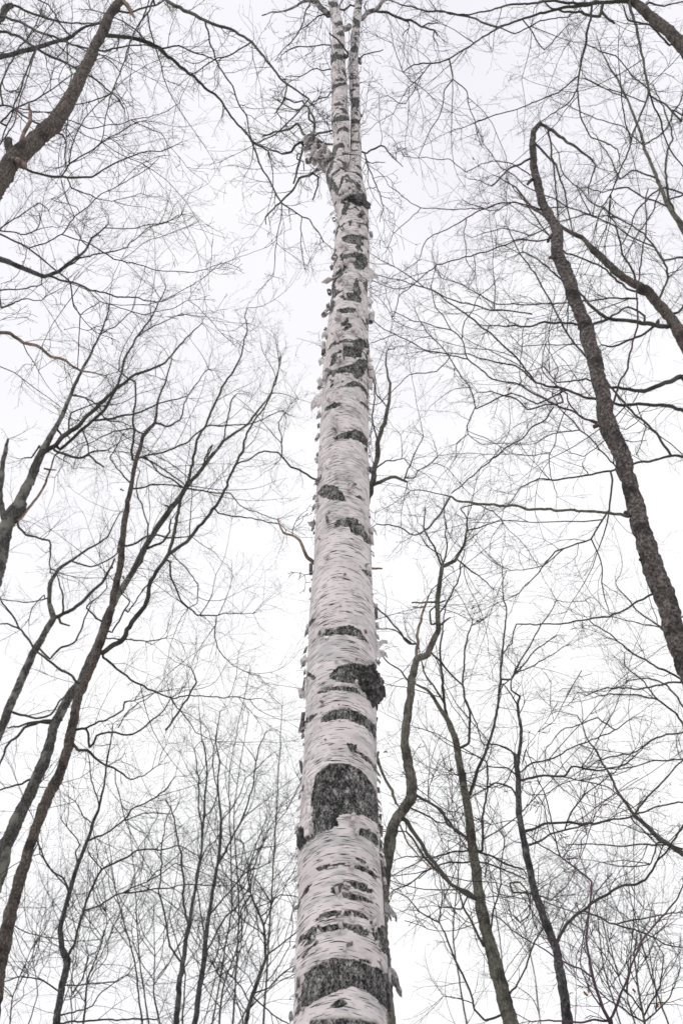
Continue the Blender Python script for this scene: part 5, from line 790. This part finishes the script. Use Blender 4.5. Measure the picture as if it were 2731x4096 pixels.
# dry leaves caught in the brush at lower right
rs = T('shrub', 'brushy shrub at the lower right edge still holding small brown leaves', 'shrub', 11., 0, 'olive', seed=29)
rs.trunk(['R3',(1390,1430),(1380,1327),(1350,1150),(1330,1000),(1340,880)], [14,12,10,7,4])
rs.br(['R3',(1370,1270),(1270,1130),(1230,1000),(1210,920)], [9,7,5,3]); rs.br(['R3',(1375,1290),(1460,1140),(1470,1000),(1420,900)], [9,7,5,3]); rs.br(['R3',(1380,1320),(1200,1210),(1120,1120)], [8,6,3]); rs.br(['R3',(1380,1320),(1500,1200),(1560,1050)], [8,6,4]); rs.br(['R3',(1350,1150),(1300,1050),(1290,950)], [6,5,3])
rs.build(sp=.13, tl=(.35, .9), lev=(5, 1), rmax=.05, trunk_from=.3)
rr_ = np.random.default_rng(77)
for k, (x, y) in enumerate([(1215,985),(1285,975),(1235,1085),(1185,1120),(1115,1150),(1340,1175),(1395,1230),(1440,1250),(1430,1000),(1455,1240),(1190,1050),(1350,985),(1330,1000),(1250,1100),(1040,1180),(1505,490),(1500,175),(1455,240),(1460,260),(1110,1190),(1290,1110)]): leaf(rs, px_of(['R3', (x, y)])[0], 10.9+rr_.uniform(-.3, .3), rr_.uniform(.035, .06), 100+k)
# ----- limbs of the birch
M['birch_limb'] = rough_bark('birch_limb_bark', (.02, .019, .018), (.17, .155, .145), (.55, .51, .49), (26, 26, 40))
M['birch_branch'] = rough_bark('birch_branch_bark', (.03, .028, .024), (.10, .094, .08), (.21, .195, .17), (44, 44, 40))
bl = T('x', 'x', 'x', BY, 0, 'birch_limb', 'birch_branch', 'twig', seed=30)
bl.lines = [('trunk', BI['P'], BI['R'], np.column_stack([project(BI['P']), BI['R']]), 'x', 0), ('stem', LS[0], LS[1], np.column_stack([project(LS[0]), LS[1]]), 'x', 0), ('stem', RS[0], RS[1], np.column_stack([project(RS[0]), RS[1]]), 'x', 0)]
bl.br(['B7',(730,860),(690,800),(620,730),(560,660),(500,570),(470,520)], [90,84,72,60,48,36], .9, 'birch_limb', .3, name='limb')
bl.br(['B7',(520,520),(535,420),(520,280),(470,200),(400,150)], [18,15,12,10,8], .6); bl.br(['B7',(480,540),(420,480),(370,380),(270,420),(100,480),(0,530)], [14,12,11,11,9,6], .4); bl.br(['B7',(470,560),(400,570),(300,660),(200,690),(100,640),(0,600)], [12,12,11,10,8,5], .3); bl.br(['B7',(500,560),(600,480),(720,440)], [13,12,9], .2); bl.br(['B7',(540,540),(640,580),(740,585)], [13,12,9], .2); bl.br(['B7',(560,860),(480,910),(390,940),(320,1050),(190,1200),(80,1280),(30,1340),(40,1430)], [14,13,12,11,9,8,7,4], .2); bl.br(['B7',(420,600),(380,800),(340,1000)], [14,12,8], .3); bl.br(['B7',(590,930),(570,1040),(525,1170)], [10,8,6], .1, tw=.2); bl.br(['B7',(470,240),(480,340),(530,380)], [10,10,8], .3); bl.br(['B7',(370,690),(370,750),(430,790),(450,870)], [7,6,6,4], .2, tw=.3); bl.br(['B7',(420,200),(350,235),(250,180),(100,100)], [8,6,5,3], .2); bl.br(['B7',(340,150),(230,120),(120,270)], [7,6,4], .2)
bl.br(['B7',(1030,665),(1100,680),(1225,595),(1280,620),(1380,740),(1480,830)], [9,8,9,7,5,3], -.1); bl.br(['B7',(1070,680),(1110,850),(1160,970),(1250,1240),(1220,1400)], [7,6,5,4,2], -.1); bl.br(['B7',(1060,780),(1150,800),(1280,790)], [5,4,2], .1)
bl.br(['B8',(890,170),(940,130),(1010,90),(1060,20),(1110,-10)], [26,24,22,18,14], .2, 'birch_limb', .4, name='limb'); bl.br(['B8',(1000,105),(1100,110),(1180,155),(1300,190),(1420,255),(1530,285),(1560,340)], [14,13,13,12,11,9,6], .1); bl.br(['B8',(1530,285),(1530,340),(1568,400)], [7,6,4]); bl.br(['B8',(1420,245),(1480,210),(1568,200)], [8,6,4]); bl.br(['B8',(590,130),(540,70),(490,20),(420,0),(340,20),(210,90),(100,115),(0,150)], [36,34,28,16,12,10,8,6], .2, 'birch_limb', .5, name='limb'); bl.br(['B8',(425,20),(390,120),(340,250),(270,360),(200,440),(120,540)], [7,6,6,5,4,2]); bl.br(['B8',(580,125),(480,150),(400,210),(330,260)], [8,6,4,2]); bl.br(['B8',(640,400),(450,410),(290,430),(180,480)], [6,5,4,2]); bl.br(['B8',(625,620),(480,620),(350,685),(210,690)], [6,5,4,2]); bl.br(['B8',(620,830),(590,880),(500,880),(440,900)], [6,6,5,4]); bl.br(['B8',(865,525),(960,480),(1085,442)], [6,5,3], tw=.2); bl.br(['B8',(730,260),(770,250),(790,230)], [30,34,30], 0, 'birch_limb', 0, name='limb'); bl.br(['B8',(720,490),(750,500),(770,490)], [24,20,10], -.3, tw=0, name='knob'); bl.br(['B8',(760,470),(700,390),(590,295)], [8,8,6], -.3, tw=0, name='stub'); bl.br(['B8',(870,560),(880,565)], [20,16], 0, 'birch_limb', 0, name='knob'); bl.br(['B8',(845,650),(855,655)], [20,14], 0, 'birch_limb', 0, name='knob'); bl.br(['B8',(875,1020),(895,1030)], [18,14], 0, 'birch_limb', 0, name='knob')
bl.br(['B8',(1150,100),(1200,140),(1300,200),(1300,260),(1250,320)], [6,5,5,4,2]); bl.br(['B8',(930,110),(905,50),(940,0)], [6,5,3]); bl.br(['B8',(690,130),(680,60),(720,0)], [7,6,5]); bl.br(['B8',(740,90),(790,45),(830,60)], [9,10,8])
bl.br(['S',(1275,2265),(1218,2215),(1196,2165),(1142,2125),(1112,2075)], [22,18,15,12,7], .1, 'tan', .5); bl.br(['S',(1480,2270),(1505,2272),(1531,2271)], [13,11,8], -.1, 'tan', 0, name='stub')
def build_birch_limbs():
    base = np.array(birch.location); pos, tan, sc, rl = [], [], [], []
    for i, (nm, P, R, q, mt, tw) in enumerate(bl.lines[3:]):
        v, f = tube_one(P, R, 16 if nm == 'limb' else 7, .5 if nm == 'limb' else .35, 900+i, 14); o = link(nm, mesh_mixed(nm, v-base, f), M[mt], birch)
        if nm == 'limb' and i == 0:
            T_, U, V = frames(P); r = np.random.default_rng(8)
            for k in range(110):
                j = r.integers(3, len(P)-1); a = r.uniform(-2.2, 2.2); n = U[j]*math.cos(a)+V[j]*math.sin(a); s_ = norm(np.cross(T_[j], n)); d_ = r.choice([-1, 1])
                kd = r.random() < .6; m = curl_mesh(s_*d_ if kd else T_[j]*d_, n, T_[j] if kd else s_, r.uniform(.05, .11), r.uniform(.02, .055), r.uniform(.3, 1.2), 1, .3, 500+k)
                c = link('bark_curl', m, M['curl_dark'] if r.random() < .3 else M['curl'], o); c.location = P[j]+n*R[j]*.95-base
        if tw <= 0: continue
        L = np.concatenate([[0], np.cumsum(np.linalg.norm(np.diff(P, axis=0), axis=1))]); x = np.arange(L[-1]*.15, L[-1], .13/tw); j = np.clip(np.searchsorted(L, x)-1, 0, len(P)-2)
        pos.append(P[j]); tan.append(norm(P[j+1]-P[j])); sc.append(np.minimum(1, .4+.8*(L[-1]-x)/L[-1])); rl.append(R[j])
    for P, R in (LS, RS):
        j = rng.integers(len(P)//5, len(P)-2, 26); pos.append(P[j]); tan.append(norm(P[j+1]-P[j])); sc.append(np.ones(26)); rl.append(R[j])
    pos, tan, sc, rl = map(np.concatenate, (pos, tan, sc, rl)); n = len(pos)
    A, RA = grow(pos, side(tan, np.radians(rng.uniform(30, 75, n))), rng.uniform(.2, .6, n)*sc, np.minimum(.0028, rl*.7), np.full(n, .0008), 7, .2, 0.)
    B, RB = children(A, RA, 4, (.25, .6), (28, 62), 5, .18, 0.); C, RC = children(B, RB, 2, (.3, .6), (30, 60), 4, .16, 0.)
    V, F = tubes(A, RA); vb, fb = tubes(B, RB); F = np.vstack([F, fb+len(V)]); V = np.vstack([V, vb]); vc, fc = tubes(C, RC); F = np.vstack([F, fc+len(V)]); V = np.vstack([V, vc])
    o = link('twigs', mesh_np('twigs', V-base, F), M['twig'], birch); o['kind'] = 'stuff'
build_birch_limbs()
